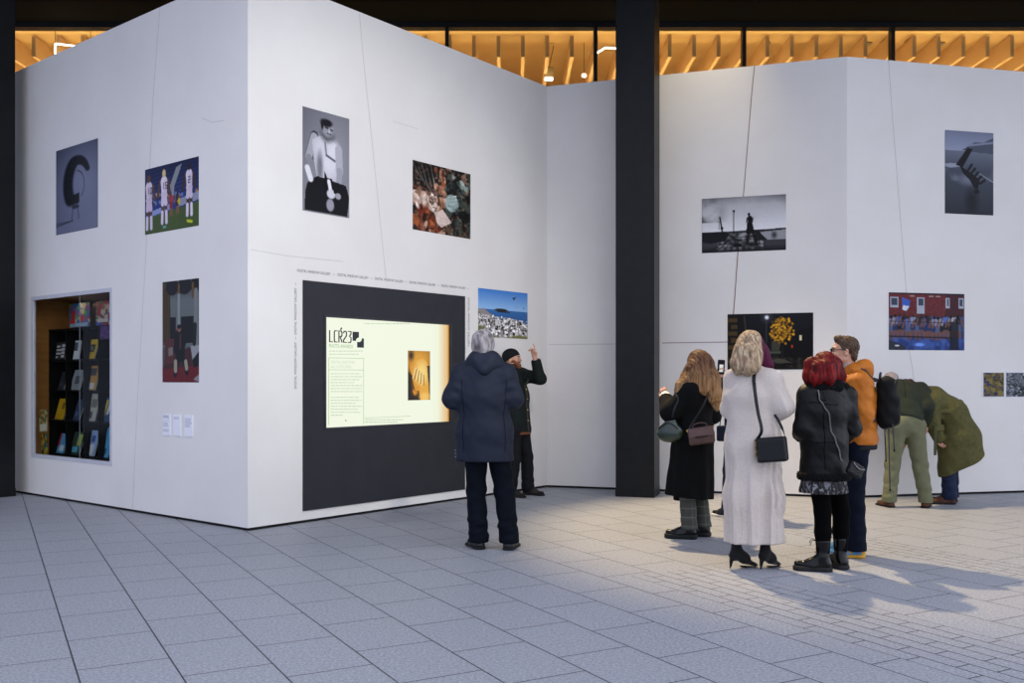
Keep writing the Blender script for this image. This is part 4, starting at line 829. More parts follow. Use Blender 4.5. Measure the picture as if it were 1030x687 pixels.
# ================================================================= PEOPLE
UP = np.array((0, 0, 1.))
M_SKIN = mat('skin_light', 'c79a83', 'b98a74', .5, 9, sss=.12); M_EYE = mat('eye_white', 'b9b0a8', 'ada49c', .25, 5); M_IRIS = mat('eye_dark', '2a2320', '1d1816', .2, 5); M_LIP = mat('lip_pink', 'a86a60', '9c5e55', .45, 8)
def frame(f):                                        # forward -> (forward, right)
    f = nrm((f[0], f[1], 0)); return f, np.array((f[1], -f[0], 0.))
def Rm(f, pitch=0., roll=0.):                        # columns: right, forward, up (pitch > 0 looks up)
    f, r = frame(f); f2 = f * math.cos(pitch) + UP * math.sin(pitch); u = np.cross(r, f2)
    if roll: r, u = r * math.cos(roll) + u * math.sin(roll), u * math.cos(roll) - r * math.sin(roll)
    return np.stack([r, f2, u], 1)
def head(F, c, R, s=1., female=False, ears=True):
    P = lambda x, y, z: c + R @ (np.array((x, y, z)) * s)
    F.ell(P(0, -.014, .034), np.array((.074, .094, .082)) * s, R, .02)
    F.cone(P(0, .018, .0), P(0, .036, -.07), .064 * s, (.043 if female else .048) * s, .02)
    F.ell(P(0, .062, -.094), np.array((.026, .020, .016)) * s, R, .02)
    for q in (-1, 1):
        F.cone(P(q * .048, .012, -.058), P(q * .022, .062, -.092), .018 * s, .014 * s, .02)
        F.ell(P(q * .040, .070, -.022), np.array((.020, .016, .018)) * s, R, .018)
        F.ell(P(q * .031, .092, .010), np.array((.016, .012, .010)) * s, R, .008, 'sub')
        if ears:
            F.ell(P(q * .077, -.008, -.008), np.array((.009, .017, .031)) * s, R, .006); F.ell(P(q * .087, -.003, -.006), np.array((.005, .008, .016)) * s, R, .004, 'sub')
    F.cone(P(-.036, .079, .028), P(.036, .079, .028), .010 * s, .010 * s, .014)
    F.cone(P(0, .088, .016), P(0, .108, -.026), .007 * s, .011 * s, .008); F.ell(P(.011, .094, -.030), np.array((.008, .009, .007)) * s, R, .006); F.ell(P(-.011, .094, -.030), np.array((.008, .009, .007)) * s, R, .006)
    F.cone(P(-.018, .084, -.054), P(.018, .084, -.054), .006 * s, .006 * s, .008); F.cone(P(-.015, .084, -.064), P(.015, .084, -.064), .007 * s, .007 * s, .008)
    return P
def face(P, R, s, parent, off, brow, hidden=False):
    for q in (-1, 1):
        mb = MB(); bmesh.ops.create_uvsphere(mb.bm, u_segments=12, v_segments=8, radius=.0105 * s, matrix=Matrix.Translation(tuple(P(q * .031, .0755, .010)))); e = mb.build('eye', M_EYE, parent, off=off, sm=True)
        mb = MB(); bmesh.ops.create_uvsphere(mb.bm, u_segments=10, v_segments=6, radius=.0072 * s, matrix=Matrix.Translation(tuple(P(q * .031, .0805, .010)))); mb.build('iris', M_IRIS, e, off=off, sm=True)
        MB().tube(spline([P(q * .014, .0905, .027), P(q * .030, .0895, .031), P(q * .045, .079, .027)], 4), .0042 * s, 6).build('eyebrow', brow, parent, off=off, sm=True)
    MB().tube(spline([P(-.019, .0885, -.0585), P(0, .0935, -.058), P(.019, .0885, -.0585)], 4), .0042 * s, 6).build('mouth', M_LIP, parent, off=off, sm=True)
def hand(F, w, d, n, th, s=1., curl=(.5, .5, .5, .5), pose=None, thumb=.7, spread=.05):
    d = nrm(d); n = nrm(np.asarray(n) - d * (np.asarray(n) @ d)); t = np.cross(d, n) * th         # t points to the thumb side
    R = np.stack([t, d, n], 1); F.box(w + d * .048 * s, np.array((.040, .046, .013)) * s, .012 * s, R, .008); F.cone(w - d * .03, w + d * .02 * s, .026 * s, .024 * s, .01, .75, n)
    L = (.072, .080, .074, .058)
    for i in range(4):
        b = w + d * .088 * s + t * (.030 - .020 * i) * s; dd = nrm(d + t * spread * (1.5 - i)); c = curl[i]; p = b
        for k, fr in enumerate((.46, .30, .24)):
            a = c * (.7, 1.1, .8)[k]; dd = dd * math.cos(a) + n * math.sin(a) if k == 0 else nrm(dd * math.cos(a) + nrm(np.cross(np.cross(dd, n), dd)) * math.sin(a))
            q = p + dd * L[i] * fr * s; F.cone(p, q, (.0092 - .0008 * k) * s, (.0088 - .0009 * k) * s, .004); p = q
    p = w + d * .022 * s + t * .030 * s; dd = nrm(d * .65 + t * .75 + n * .25); q = p + dd * .04 * s; F.cone(p, q, .013 * s, .0105 * s, .008); dd2 = nrm(d * .9 + t * (.5 - thumb * .6) + n * thumb * .6); F.cone(q, q + dd2 * .045 * s, .0105 * s, .008 * s, .005)
def bounds(pts, pad):
    P = np.array(pts); return P.min(0) - pad, P.max(0) + pad
class Person:
    def __init__(s, label, root, f, J, H=1.7, group='people looking at the photographs'):
        s.root = np.array((root[0], root[1], 0.)); s.f, s.r = frame(f); s.J = J; s.s = H / 1.75
        s.e = thing('person', label, 'person', s.root, 0, group)
    def body(s, hd, R, skin=M_SKIN, female=False, hands=True, hl=None, hr=None, vox=.006, brow=None, neck=.052, facep=True, ears=True):
        J, k = s.J, s.s; lo, hi = bounds(list(J.values()) + [hd + (0, 0, .16)], .2); lo[2] = -.02; F = Field(lo, hi, vox); r = s.r
        F.cone(J['hl'], J['hr'], .075 * k, .075 * k, .04); F.cone(J['pel'], J['che'], .10 * k, .11 * k, .05, 1.25, r); F.cone(J['sl'], J['sr'], .045 * k, .045 * k, .04); F.cone(J['che'], J['nk'], .09 * k, .05 * k, .04)
        for q in 'lr':
            F.cone(J['s' + q], J['e' + q], .045 * k, .036 * k, .02); F.cone(J['e' + q], J['w' + q], .037 * k, .025 * k, .02)
            F.cone(J['h' + q], J['k' + q], .072 * k, .046 * k, .02); F.cone(J['k' + q], J['a' + q], .046 * k, .034 * k, .02); t = J.get('t' + q); a_ = J['a' + q] - (0, 0, .03); F.cone(a_, a_ + (np.array((*t[:2], .045)) - a_) * .35, .028 * k, .018 * k, .02)
        P = head(F, hd, R, k * (.95 if female else .98), female, ears); F.cone(J['nk'] - (0, 0, .02), P(0, -.018, -.05), neck * k, neck * k * .95, .03)
        for q, h in (('l', hl), ('r', hr)):
            if h is None:
                d = nrm(J['w' + q] - J['e' + q]); h = dict(d=d, n=nrm(np.cross(d, UP)) * (1 if q == 'l' else -1) + .001, curl=(.6, .65, .7, .75))
            F_h = dict(h); hand(F, J['w' + q], F_h.pop('d'), F_h.pop('n'), F_h.pop('th', 1 if q == 'l' else -1), k * (.9 if female else 1.), **F_h)
        s.skin = F; o = F.mesh('body', skin, s.e, s.root)
        if facep: face(P, R, k * (.95 if female else .98), s.e, s.root, brow or M_IRIS)
        s.P = P; return P
    def field(s, pts, pad=.12, vox=.008): lo, hi = bounds(pts, pad); return Field(lo, hi, vox)
    def add(s, F, name, m, parent=None): return F.mesh(name, m, s.e if parent is None else parent, s.root)
    def mb(s, mb, name, m, parent=None, **k): return mb.build(name, m, s.e if parent is None else parent, off=s.root, **k)
    def trousers(s, m, rt=.105, rk=.085, ra=.085, vox=.008, hem=.055, fold=.004, waist=None, hip=.115, stack=.01, name='trousers'):
        J, k = s.J, s.s; pts = [J['hl'], J['hr'], J['pel'] + (0, 0, .12), J['kl'], J['kr'], J['al'], J['ar']]; F = s.field(pts, .2, vox)
        F.cone(J['hl'], J['hr'], hip * k, hip * k, .04); F.cone(J['pel'], J['pel'] + nrm(J['che'] - J['pel']) * .10, .125 * k, .12 * k, .04, 1.25, s.r)
        for q in 'lr':
            h, kn, an = J['h' + q], J['k' + q], J['a' + q]; F.cone(h, kn, rt * k, rk * k, .015); F.cone(kn, an * (.999, .999, 1), rk * k, ra * k, .02); d = nrm(s.J['t' + q] - an); F.cone(an + (0, 0, .0), an + (0, 0, -.06), ra * k, ra * k * 1.04, .015)
        if fold: F.disp(wav(fold * .55, 19)); F.disp(lambda X, Y, Z: stack * (.28 * np.sin(62 * Z + 14 * X + 9 * Y) + .16 * np.sin(105 * Z - 30 * X)) * np.exp(-((Z - .17) / .10) ** 2)); F.disp(lambda X, Y, Z: .003 * np.sin(48 * Z + 30 * X) * np.exp(-((Z - .48 * s.s) / .12) ** 2))
        X, Y, Z = F.grid(); F.d = np.maximum(F.d, (hem - Z).astype(np.float32)); return s.add(F, name, m)
    def shoe(s, q, upper, sole, L=.27, w=.046, h=.085, heel=.0, toe=.6, boot=0., sole_h=.022, name='shoe', dirv=None, swide=1.12, stil=False):
        J = s.J; a = J['a' + q]; d = nrm(((s.J['t' + q] - a) * (1, 1, 0)) if dirv is None else dirv); n = np.cross(UP, d); hb = np.array((a[0], a[1], 0)) - d * L * .24; tb = hb + d * L
        F = s.field([hb, tb, a + (0, 0, boot)], .08, .005); z0 = sole_h + heel
        F.cone(hb + d * w + UP * (z0 + .02), hb + d * L * .55 + UP * (z0 * .75 + .012), w * .86, w * .95, .02); F.cone(hb + d * L * .5 + UP * (z0 * .55 + .015), tb - d * w * toe + UP * (sole_h + .012), w * .98, w * toe, .02, .75, UP)
        F.cone(hb + d * w + UP * (z0 + .01), a * (1, 1, 0) + UP * (h + heel), w * .84, w * .82, .02); F.cone(a * (1, 1, 0) + UP * (h + heel) + d * .01, hb + d * L * .6 + UP * (z0 * .5 + .035), w * .75, w * .6, .03)
        if boot: F.cone(a * (1, 1, 0) + UP * (h + heel - .02), a * (1, 1, 0) + UP * boot, w * .84, w * 1.0, .02); F.clip((0, 0, boot), UP, .006)
        if not stil: F.clip((0, 0, sole_h * .8 + .0), -UP, .004)
        o = s.add(F, name, upper)
        F = s.field([hb, tb], .08, .005)
        if stil:
            F.cone(hb + d * L * .5 + UP * .012, tb - d * w * toe + UP * .006, w * .85, w * toe, .02, .2, UP); F.cone(hb + d * .022 + UP * (z0 + .012), hb + d * .006 + UP * .004, .021, .0055, .005)
        else:
            F.cone(hb + d * w + UP * sole_h * .5, hb + d * L * .4 + UP * sole_h * .5, w * .95 * swide, w * .85 * swide, .01); F.cone(hb + d * L * .4 + UP * sole_h * .5, tb - d * w * .9 + UP * sole_h * .5, w * .85 * swide, w * .98 * swide, .01); F.clip((0, 0, sole_h), UP, .005)
        F.clip((0, 0, .001), -UP, .003); s.add(F, 'sole', sole, o); return o, hb, tb, d, n
def bag_obj(P, name, label, cat, group=None, base=None):
    return thing(name, label, cat, base, 0, group)
def strap(F, pts, w=.012, t=.003, off=.005, n=6):     # a band lying on the garment field F, facing outward
    L = spline(pts, n); P = []; N = []
    for p in L:
        if F is not None:
            d = F.at(p)
            if d < .03: p = F.snap(p, off)
            N.append(F.grad(p))
        P.append(p)
    for i in range(1, len(N) - 1): N[i] = nrm(N[i-1] + N[i] + N[i+1])
    return MB().tube(P, 0, 8, (w, t), N if F is not None else None)

# ----------------------------------------------------------------- 1 grey-haired man, seen from behind
M_NAVY = mat('navy_jacket_cloth', '141a28', '192031', .7, 14, bump=.25, bscale=260, bdist=.001, spec=.25); M_NAVYD = mat('navy_trouser_cloth', '070b13', '0a1019', .82, 12, spec=.1, bump=.2, bscale=220, bdist=.001)
M_GREYHAIR = mat('grey_hair', 'a9a4a4', '4a474b', .6, 34, (1, 1, .3), bump=.5, bscale=60); M_SHOE = mat('black_leather_shoe', '0b0c0e', '101114', .38, 12, spec=.4, coat=.15); M_SOLE = mat('dark_rubber_sole', '1a1a1b', '222223', .75, 15)
Y = 7.78
J = dict(pel=W(489, 441, Y), che=W(486, 398, Y), nk=W(486, 363, Y), sl=W(465, 377, Y), sr=W(508, 377, Y), el=W(455, 401, Y - .02), er=W(517, 401, Y - .02), wl=W(466, 407, Y + .26), wr=W(504, 407, Y + .26), hl=W(479, 446, Y), hr=W(500, 446, Y),
         kl=W(479, 494, Y + .04), kr=W(507.5, 494, Y + .03), al=G(481.5, Y + .02, .09), ar=G(512, Y - .02, .09), tl=G(474, Y + .17, .0), tr=G(517.5, Y + .14, .0))
p = Person('grey-haired person in a navy hooded jacket seen from behind at the lit screen', G(496, Y), (0, 1), J, 1.77)
hd = W(486, 347.5, Y + .02); P = p.body(hd, Rm((.05, 1)), brow=M_GREYHAIR)
p.trousers(M_NAVYD, .098, .080, .078, hip=.115, stack=.018, fold=.006)
p.shoe('l', M_SHOE, M_SOLE, .28); p.shoe('r', M_SHOE, M_SOLE, .28)
F = p.field([J['sl'], J['sr'], J['el'], J['er'], J['wl'], J['wr'], J['pel'] - (0, 0, .25), J['nk']], .17, .008)
c = J['che']; hem = W(487.5, 470, Y); F.cone(J['sl'] - (0, 0, .02), J['sr'] - (0, 0, .02), .088, .088, .05); F.cone(J['nk'] - (0, 0, .05), c, .12, .150, .06, 1.40, p.r); F.cone(c, W(487, 435, Y), .150, .152, .06, 1.42, p.r); F.cone(W(487, 435, Y), hem, .152, .160, .05, 1.50, p.r)
for q in 'lr': F.cone(J['s' + q], J['e' + q], .090, .080, .045); F.cone(J['e' + q], J['w' + q], .080, .062, .03)
for q in 'lr':
    F.disp(lambda X, Yy, Z, m_=J['e' + q]: .004 * np.sin(70 * Z + 25 * np.abs(X - m_[0])) * np.exp(-(((X - m_[0]) / .12) ** 2 + ((Z - m_[2] - .06) / .14) ** 2)))
F.disp(wav(.003, 13, .4)); F.disp(wav(.0014, 31, 1.)); F.clip(W(487, 463.5, Y), (0, 0, -1), .008); jack = F; jk = p.add(F, 'jacket', M_NAVY)
Fh = p.field([J['nk']], .26, .007); n0 = J['nk']                                        # hood lying on the back
Fh.cone(W(472, 369, Y + .0), W(479, 361, Y - .03), .038, .050, .06); Fh.cone(W(502.5, 369, Y + .0), W(495, 361, Y - .03), .038, .050, .06); Fh.cone(W(473, 368, Y - .04), W(487, 371.5, Y - .11), .036, .034, .08); Fh.cone(W(501, 368, Y - .04), W(487, 371.5, Y - .11), .036, .034, .08); Fh.cone(W(480, 361, Y - .05), W(494, 361, Y - .05), .05, .05, .08); Fh.ell(n0 + (0, .04, .075), (.064, .075, .06), None, .02, 'sub'); Fh.disp(wav(.002, 26)); p.add(Fh, 'hood', M_NAVY, jk)
for x, y0, y1 in ((463.5, 382, 455), (510.0, 382, 455)):
    p.mb(MB().tube([jack.snap(W(x, y, Y - .14), .0015) for y in np.linspace(y0, y1, 18)], .0016, 5), 'seam_stitching', M_NAVYD, jk)
for k in range(3): p.mb(MB().box(jack.snap(W(457.8, 453 + 3.2 * k, Y - .04), .003), (.012, .012, .006)), 'snap_button', mat('steel_snap', '9aa0a8', 'b0b5bb', .3, 5, metal=.8), jk, bevel=.003)
Fa = p.field([hd], .19, .005); Pq = P; Fa.ell(P(0, -.026, .036), (.093, .104, .096), Rm((0, 1)), .02); Fa.ell(P(0, -.060, -.040), (.078, .054, .062), None, .04)
for q in (-1, 1): Fa.ell(P(q * .066, -.018, -.02), (.024, .045, .05), None, .02)
Fa.clip(P(0, .06, .06), Rm((0, 1)) @ np.array((0, 1, -.75)), .02); ax = np.arctan2
Fa.disp(lambda X, Yy, Z: .0022 * np.sin(23 * np.arctan2(X - hd[0], Yy - hd[1]) + 45 * (Z - hd[2]) + 2 * np.sin(40 * Z)) + .002 * np.sin(130 * (X - hd[0]) + 60 * Z)); p.add(Fa, 'hair', M_GREYHAIR)

# ----------------------------------------------------------------- 2 man in a beanie, pointing up at the print
M_GREENJ = mat('dark_green_jacket', '0a1211', '0f1917', .8, 16, bump=.3, bscale=200, bdist=.001); M_DENIMK = mat('black_denim', '0a0b0f', '0f1015', .8, 16, bump=.25, bscale=240, bdist=.001); M_BEARD = mat('ginger_beard', '7d4a30', '5e3623', .8, 60, bump=.6, bscale=160); M_KNITK = mat('black_knit', '0d0e11', '15161a', .85, 30, bump=.6, bscale=130)
Y = 11.32; f2 = nrm((.84, -.54, 0)); r2 = frame(f2)[1]
nk = W(517.5, 373, Y); che = W(518.5, 398, Y); pel = W(521, 428, Y)
J = dict(pel=pel, che=che, nk=nk, sl=nk - r2 * .165 + (0, 0, -.05), sr=nk + r2 * .165 + (0, 0, -.055), hl=pel - r2 * .085 - (0, 0, .05), hr=pel + r2 * .085 - (0, 0, .05))
J['el'] = W(543.5, 381, Y - .1); J['wl'] = W(537.8, 359.5, Y - .16); J['er'] = J['sr'] + (-.07, -.02, -.27); J['wr'] = J['er'] + (.02, -.01, -.24)
for q, g in (('l', G(531, Y + .11, .09)), ('r', G(513.5, Y - .07, .09))):
    J['a' + q] = g; J['k' + q] = (J['h' + q] + g) / 2 + f2 * .03; J['t' + q] = np.array((*(g + (f2 if q == 'l' else nrm((.75, -.66, 0))) * .17)[:2], 0))
p = Person('bearded person in a black beanie and dark green jacket pointing up at the seabird print', G(522, Y), f2, J, 1.74)
hd = W(515.8, 361.8, Y); R = Rm((.93, -.36), .12); fz = nrm((-.35, 0, 1))
P = p.body(hd, R, vox=.005, brow=M_BEARD, hl=dict(d=nrm((-.22, -.02, 1)), n=nrm((-.72, -.60, .1)), th=1, curl=(.04, 1.25, 1.35, 1.35), thumb=1.3, spread=.02))
p.trousers(M_DENIMK, .092, .076, .076, stack=.010, fold=.005)
p.shoe('l', mat('worn_black_boot', '1a1816', '2a2622', .5, 20), M_SOLE, .29); p.shoe('r', MATS['worn_black_boot'], M_SOLE, .29)
F = p.field([J[q] for q in ('sl', 'sr', 'el', 'er', 'wl', 'wr', 'pel', 'nk')], .18, .008)
F.cone(J['sl'], J['sr'], .082, .082, .05); F.cone(nk - (0, 0, .06), che, .11, .138, .06, 1.32, p.r); F.cone(che, pel + (0, 0, -.06), .138, .140, .06, 1.34, p.r)
for q in 'lr': F.cone(J['s' + q], J['e' + q], .082, .070, .04); F.cone(J['e' + q], J['w' + q] + (J['e' + q] - J['w' + q]) * .16, .072, .058, .03)
F.disp(wav(.003, 17, .8)); F.clip(pel + (0, 0, -.075), (0, 0, -1), .01); F.clip(J['wl'] + (0, 0, -.03), nrm(J['wl'] - J['el']), .01); jack = F; jk = p.add(F, 'jacket', M_GREENJ)
Fc = p.field([nk], .2, .006); Fc.cone(nk - (0, 0, .03), nk + (0, 0, .035), .098, .078, .02, 1.15, p.r); Fc.cone(nk, nk + (0, 0, .09), .066, .056, .01, 1.1, p.r, 'sub'); Fc.ell(nk + f2 * .10 + (0, 0, .04), (.05, .05, .08), None, .01, 'sub'); p.add(Fc, 'collar', mat('brown_cord_collar', '2c221b', '3a2d23', .8, 40, bump=.4), jk)
pts = [jack.snap(nk * (1 - t) + (pel - (0, 0, .06)) * t + f2 * .16 - r2 * .01, .001) for t in np.linspace(.12, 1, 16)]
p.mb(MB().tube(pts, 0, 6, (.016, .004), [jack.grad(q) for q in pts]), 'zip_placket', mat('zip_dark_brown', '2e2a26', '3c3732', .6, 20), jk)
for t in (.25, .45, .65, .85): q = pts[int(t * 15)]; p.mb(MB().box(q + f2 * .006, (.016, .016, .012)), 'snap_button', mat('brass_button', 'a58a4a', 'b89c58', .35, 6, metal=.9), jk, bevel=.003)
Fb = p.field([pel], .2, .008); Fb.cone(pel + (0, 0, -.02), pel + (0, 0, -.10), .134, .134, .02, 1.33, p.r); Fb.clip(pel + (0, 0, -.105), (0, 0, -1)); p.add(Fb, 'jumper_hem', mat('rust_jumper', '5c3a22', '6b452a', .85, 40, bump=.4))
Fa = p.field([hd], .2, .005); Fa.ell(P(0, -.022, .050), (.090, .106, .088), R, .02); Fa.cone(P(-.052, -.012, .040), P(.052, -.012, .040), .058, .058, .02); Fa.clip(P(0, .04, .034), R @ np.array((0, .42, -1)), .008); Fa.disp(lambda X, Yy, Z: .0018 * np.sin(420 * (X * .6 - Yy * .8)) * 1.0); bn = p.add(Fa, 'beanie', M_KNITK)
Fa = p.field([hd], .2, .005); R2 = R; Fa.ell(P(0, -.016, .030), (.0935, .112, .080), R, .01); Fa.clip(P(0, .04, .062), R @ np.array((0, -.42, 1)), .006); Fa.clip(P(0, .04, .030), R @ np.array((0, .42, -1)), .006); p.add(Fa, 'turned_cuff', M_KNITK, bn)
Fa = p.field([hd], .18, .004); Fa.cone(P(0, .022, -.030), P(0, .040, -.080), .0665, .048, .02); Fa.ell(P(0, .070, -.094), np.array((.034, .024, .030)), R, .02); Fa.cone(P(-.02, .082, -.046), P(.02, .082, -.046), .009, .009, .01); Fa.clip(P(0, .088, -.038), R @ np.array((0, .55, 1)), .006); Fa.clip(P(0, .0, -.02), R @ np.array((0, -1, .2)), .006); Fa.ell(P(0, .094, -.058), (.020, .012, .008), None, .006, 'sub'); Fa.disp(lambda X, Yy, Z: .0016 * np.sin(300 * X + 170 * Z)); p.add(Fa, 'beard', M_BEARD)

# ----------------------------------------------------------------- 3 long-haired woman in a long black coat
M_COATK = mat('black_wool_coat', '070809', '0b0c0e', .9, 22, bump=.35, bscale=180, bdist=.001, spec=.15); M_STRAW = mat('strawberry_blonde_hair', '9a6c42', '553420', .6, 44, (1, 1, .10), bump=.5, bscale=90, bdist=.002, spec=.1)
def check_cloth(name, base, dark, light, f=24):
    t = NT(name); v = t.coord(); s_ = t.new('ShaderNodeSeparateXYZ'); t.link(v, s_.inputs[0])
    def ln(sock, per, w): return t.math('LESS_THAN', t.math('ABSOLUTE', t.math('SUBTRACT', t.math('FRACT', t.math('MULTIPLY', sock, per)), .5)), w)
    col = t.mix(t.math('MULTIPLY', t.noise(v, 120, 3), .7), L4(base), L4(dark)); col = t.mix(t.math('MULTIPLY', ln(s_.outputs['Z'], 13, .05), .55), col, L4(light)); col = t.mix(t.math('MULTIPLY', ln(t.math('ADD', s_.outputs['X'], s_.outputs['Y']), 15, .05), .5), col, L4(light))
    t.link(col, t.b.inputs['Base Color']); t.b.inputs['Roughness'].default_value = .85; return t.m
def ombre(name, top, low, z0, z1):
    t = NT(name); n = t.noise(t.coord((1, 1, .1)), 50, 3); g = t.new('ShaderNodeTexCoord'); s_ = t.new('ShaderNodeSeparateXYZ'); t.link(g.outputs['Object'], s_.inputs[0])
    k = t.new('ShaderNodeMapRange'); k.inputs['From Min'].default_value = z0; k.inputs['From Max'].default_value = z1; t.link(t.math('ADD', s_.outputs['Z'], t.math('MULTIPLY', n, .1)), k.inputs['Value'])
    a = t.ramp(n, ((.35, low[0]), (.65, low[1]))); b = t.ramp(n, ((.35, top[0]), (.65, top[1]))); col = t.mix(k.outputs['Result'], a, b); t.link(col, t.b.inputs['Base Color']); t.b.inputs['Roughness'].default_value = .58; t.b.inputs['Specular IOR Level'].default_value = .12
    t.bump(t.noise(t.coord((1, 1, .1)), 130, 3), .6, .002); return t.m
M_STRAW = ombre('brown_to_blonde_hair', ('33221a', '6a4a36'), ('6a4a30', 'b08c60'), 1.28, 1.58)
M_CHECK = check_cloth('grey_check_cloth', '43453f', '2b2d2a', '6c6d66')
Y = 8.33; f3 = nrm((-.80, .60, 0)); r3 = frame(f3)[1]
nk = W(702, 382, Y); che = W(699, 405, Y); pel = W(696, 440, Y)
J = dict(pel=pel, che=che, nk=nk, sl=nk - r3 * .145 + (0, 0, -.085), sr=nk + r3 * .155 + (0, 0, -.06), hl=pel - r3 * .085 - (0, 0, .04), hr=pel + r3 * .085 - (0, 0, .04), el=W(674.5, 415, Y - .10), wl=W(669.5, 399.5, Y + .10), er=W(716, 417, Y + .16), wr=W(700, 412, Y + .36),
         al=G(693.5, Y - .05, .09), ar=G(707.5, Y + .08, .09)); d3 = nrm((-.95, .25, 0))
for q in 'lr': J['k' + q] = (J['h' + q] + J['a' + q]) / 2 + f3 * .02; J['t' + q] = np.array((*(J['a' + q] + d3 * .15)[:2], 0))
p = Person('person with long strawberry blonde hair in a long black coat beside the black column', G(699, Y), f3, J, 1.63)
hd = W(701.5, 366.5, Y - .01); R = Rm((-.55, .83), -.05); P = p.body(hd, R, vox=.0055, female=True, brow=M_STRAW, hl=dict(d=nrm((-.25, .45, .85)), n=nrm((.6, .75, -.2)), th=1, curl=(.7, .8, .85, .9)))
p.trousers(M_CHECK, .070, .074, .076, stack=.009, hem=.085, fold=.004, hip=.075)
M_PATENT = mat('black_patent_leather', '020203', '040405', .25, 10, spec=.28, coat=.04)
p.shoe('l', M_PATENT, mat('black_platform_sole', '161617', '1e1e20', .6, 12), .27, .05, .10, sole_h=.042, swide=1.15); p.shoe('r', M_PATENT, MATS['black_platform_sole'], .27, .05, .10, sole_h=.042, swide=1.15)
hemc = W(692.5, 505, Y)
F = p.field([J[q] for q in ('sl', 'sr', 'el', 'er', 'wl', 'wr', 'nk')] + [hemc], .24, .008)
F.cone(J['sl'], J['sr'], .070, .074, .05); F.cone(nk - (0, 0, .05), che, .095, .128, .06, 1.32, p.r); F.cone(che, W(697, 438, Y), .128, .150, .06, 1.22, p.r); F.cone(W(697, 438, Y), hemc, .150, .178, .05, 1.18, nrm((1, .0, 0)))
for q in 'lr': F.cone(J['s' + q], J['e' + q], .082, .082, .05); F.cone(J['e' + q], J['w' + q] + (J['e' + q] - J['w' + q]) * .22, .084, .066, .03)
F.disp(wav(.0035, 13, 2.)); F.disp(lambda X, Yy, Z: .010 * np.clip((1.0 - Z) / .6, 0, 1) * np.sin(9 * np.arctan2(X - hemc[0], Yy - hemc[1]) + 1.)); F.clip(W(693, 499.5, Y), nrm((-.10, 0, -1)), .008); coat = F; ck = p.add(F, 'coat', M_COATK)
Fl = p.field([hemc], .22, .008); Fl.cone(W(684, 488, Y + .12), W(684, 503, Y + .12), .05, .055, .02, 1.1, (1, 0, 0)); Fl.clip(W(684, 503.3, Y + .12), -UP); p.add(Fl, 'coat_front_flap', M_COATK, ck)
Fs = p.field([J['wl']], .14, .005); e_ = nrm(J['wl'] - J['el']); Fs.cone(J['wl'] - e_ * .055, J['wl'] + e_ * .012, .058, .047, .01); Fs.disp(lambda X, Yy, Z: .002 * np.sin(300 * Z)); p.add(Fs, 'white_cuff', mat('white_knit', 'dcd9d4', 'e6e3de', .85, 40, bump=.5, bscale=150))
Fa = p.field([hd, W(722, 412, Y), W(680, 400, Y)], .17, .006); Fa.ell(P(0, -.020, .032), (.090, .108, .102), R, .02); Fa.ell(P(0, -.058, -.06), (.085, .065, .10), R, .05)
hp = [W(709, 368, Y - .04), W(715, 383, Y - .10), W(719, 398, Y - .10), W(720.5, 411, Y - .08)]; Fa.chain(hp, (.085, .072, .055, .026), .05, .8, (0, 1, 0)); Fa.chain([W(699, 372, Y - .08), W(701, 386, Y - .13), W(708, 392, Y - .13)], (.085, .075, .045), .05)
Fa.chain([W(692, 376, Y - .02), W(685, 389, Y - .10), W(678.5, 401, Y - .10)], (.055, .045, .018), .04); Fa.chain([W(696, 378, Y - .10), W(690, 383, Y - .13)], (.05, .03), .04)
Fa.ell(P(0, .085, -.03), (.058, .05, .09), R, .02, 'sub')
Fa.disp(lambda X, Yy, Z: .0016 * np.sin(85 * (X + .3 * Z) + 5 * np.sin(8 * Z)) + .0016 * np.sin(210 * (X + .25 * Z + .5 * Yy))); p.add(Fa, 'hair', M_STRAW)
def boxbag(label, cat, name, c, half, rotz, m, flap=True, tilt=0., group='handbags carried by the women'):
    f, r = frame((-math.sin(rotz), math.cos(rotz))); R = np.stack([r, f, UP], 1)
    if tilt: u = UP * math.cos(tilt) + r * math.sin(tilt); rr = np.cross(f, u); R = np.stack([rr, f, u], 1)
    t = thing(name, label, cat, c - R[:, 2] * half[2], 0, group); o = np.array(t.location)
    F = Field(c - np.linalg.norm(half) - .05, c + np.linalg.norm(half) + .05, .005); F.box(c, half, .018, R, .01); b = F.mesh('bag_body', m, t, o)
    return t, o, R, b
M_GOLD = mat('gold_metal', 'c9a24a', 'd8b45e', .25, 6, metal=1.)
# brown box bag on a cross-body strap
M_BROWNB = mat('brown_leather', '4a3834', '57433d', .42, 18, bump=.25, bscale=150)
c = W(705.5, 438.0, Y - .24); c = coat.snap(c, .065); t, o, R, b = boxbag('brown leather box bag on a long strap at the hip of the black-coated person', 'handbag', 'handbag', c, (.108, .055, .072), -.15, M_BROWNB, tilt=-.16)
M_BRD = mat('brown_leather_flap', '5d4a4a', '66524f', .38, 18, bump=.2, bscale=150)
MB().box(c + R @ np.array((0, -.057, .034)), (.205, .010, .075), R).build('flap', M_BRD, t, off=o, bevel=.004); MB().box(c + R @ np.array((0, -.063, -.006)), (.10, .006, .010), R).build('zip', mat('dark_zip', '201a18', '2a2321', .4, 10), t, off=o, bevel=.002)
pts = [c + R @ np.array((x, 0, .072 + z)) for x, z in ((-.06, 0), (-.05, .024), (0, .034), (.05, .024), (.06, 0))]; MB().tube(spline(pts, 5), .006, 8).build('handle', M_BROWNB, t, off=o, sm=True)
sp = strap(coat, [c + R @ np.array((-.105, -.01, .055)), W(697, 425, Y - .22), W(705, 412, Y - .22), W(711, 400, Y - .20), W(715, 391, Y - .10)], .010, .003, .005, 8); sp.build('strap', mat('black_strap', '15161a', '1f2126', .5, 12), t, off=o)
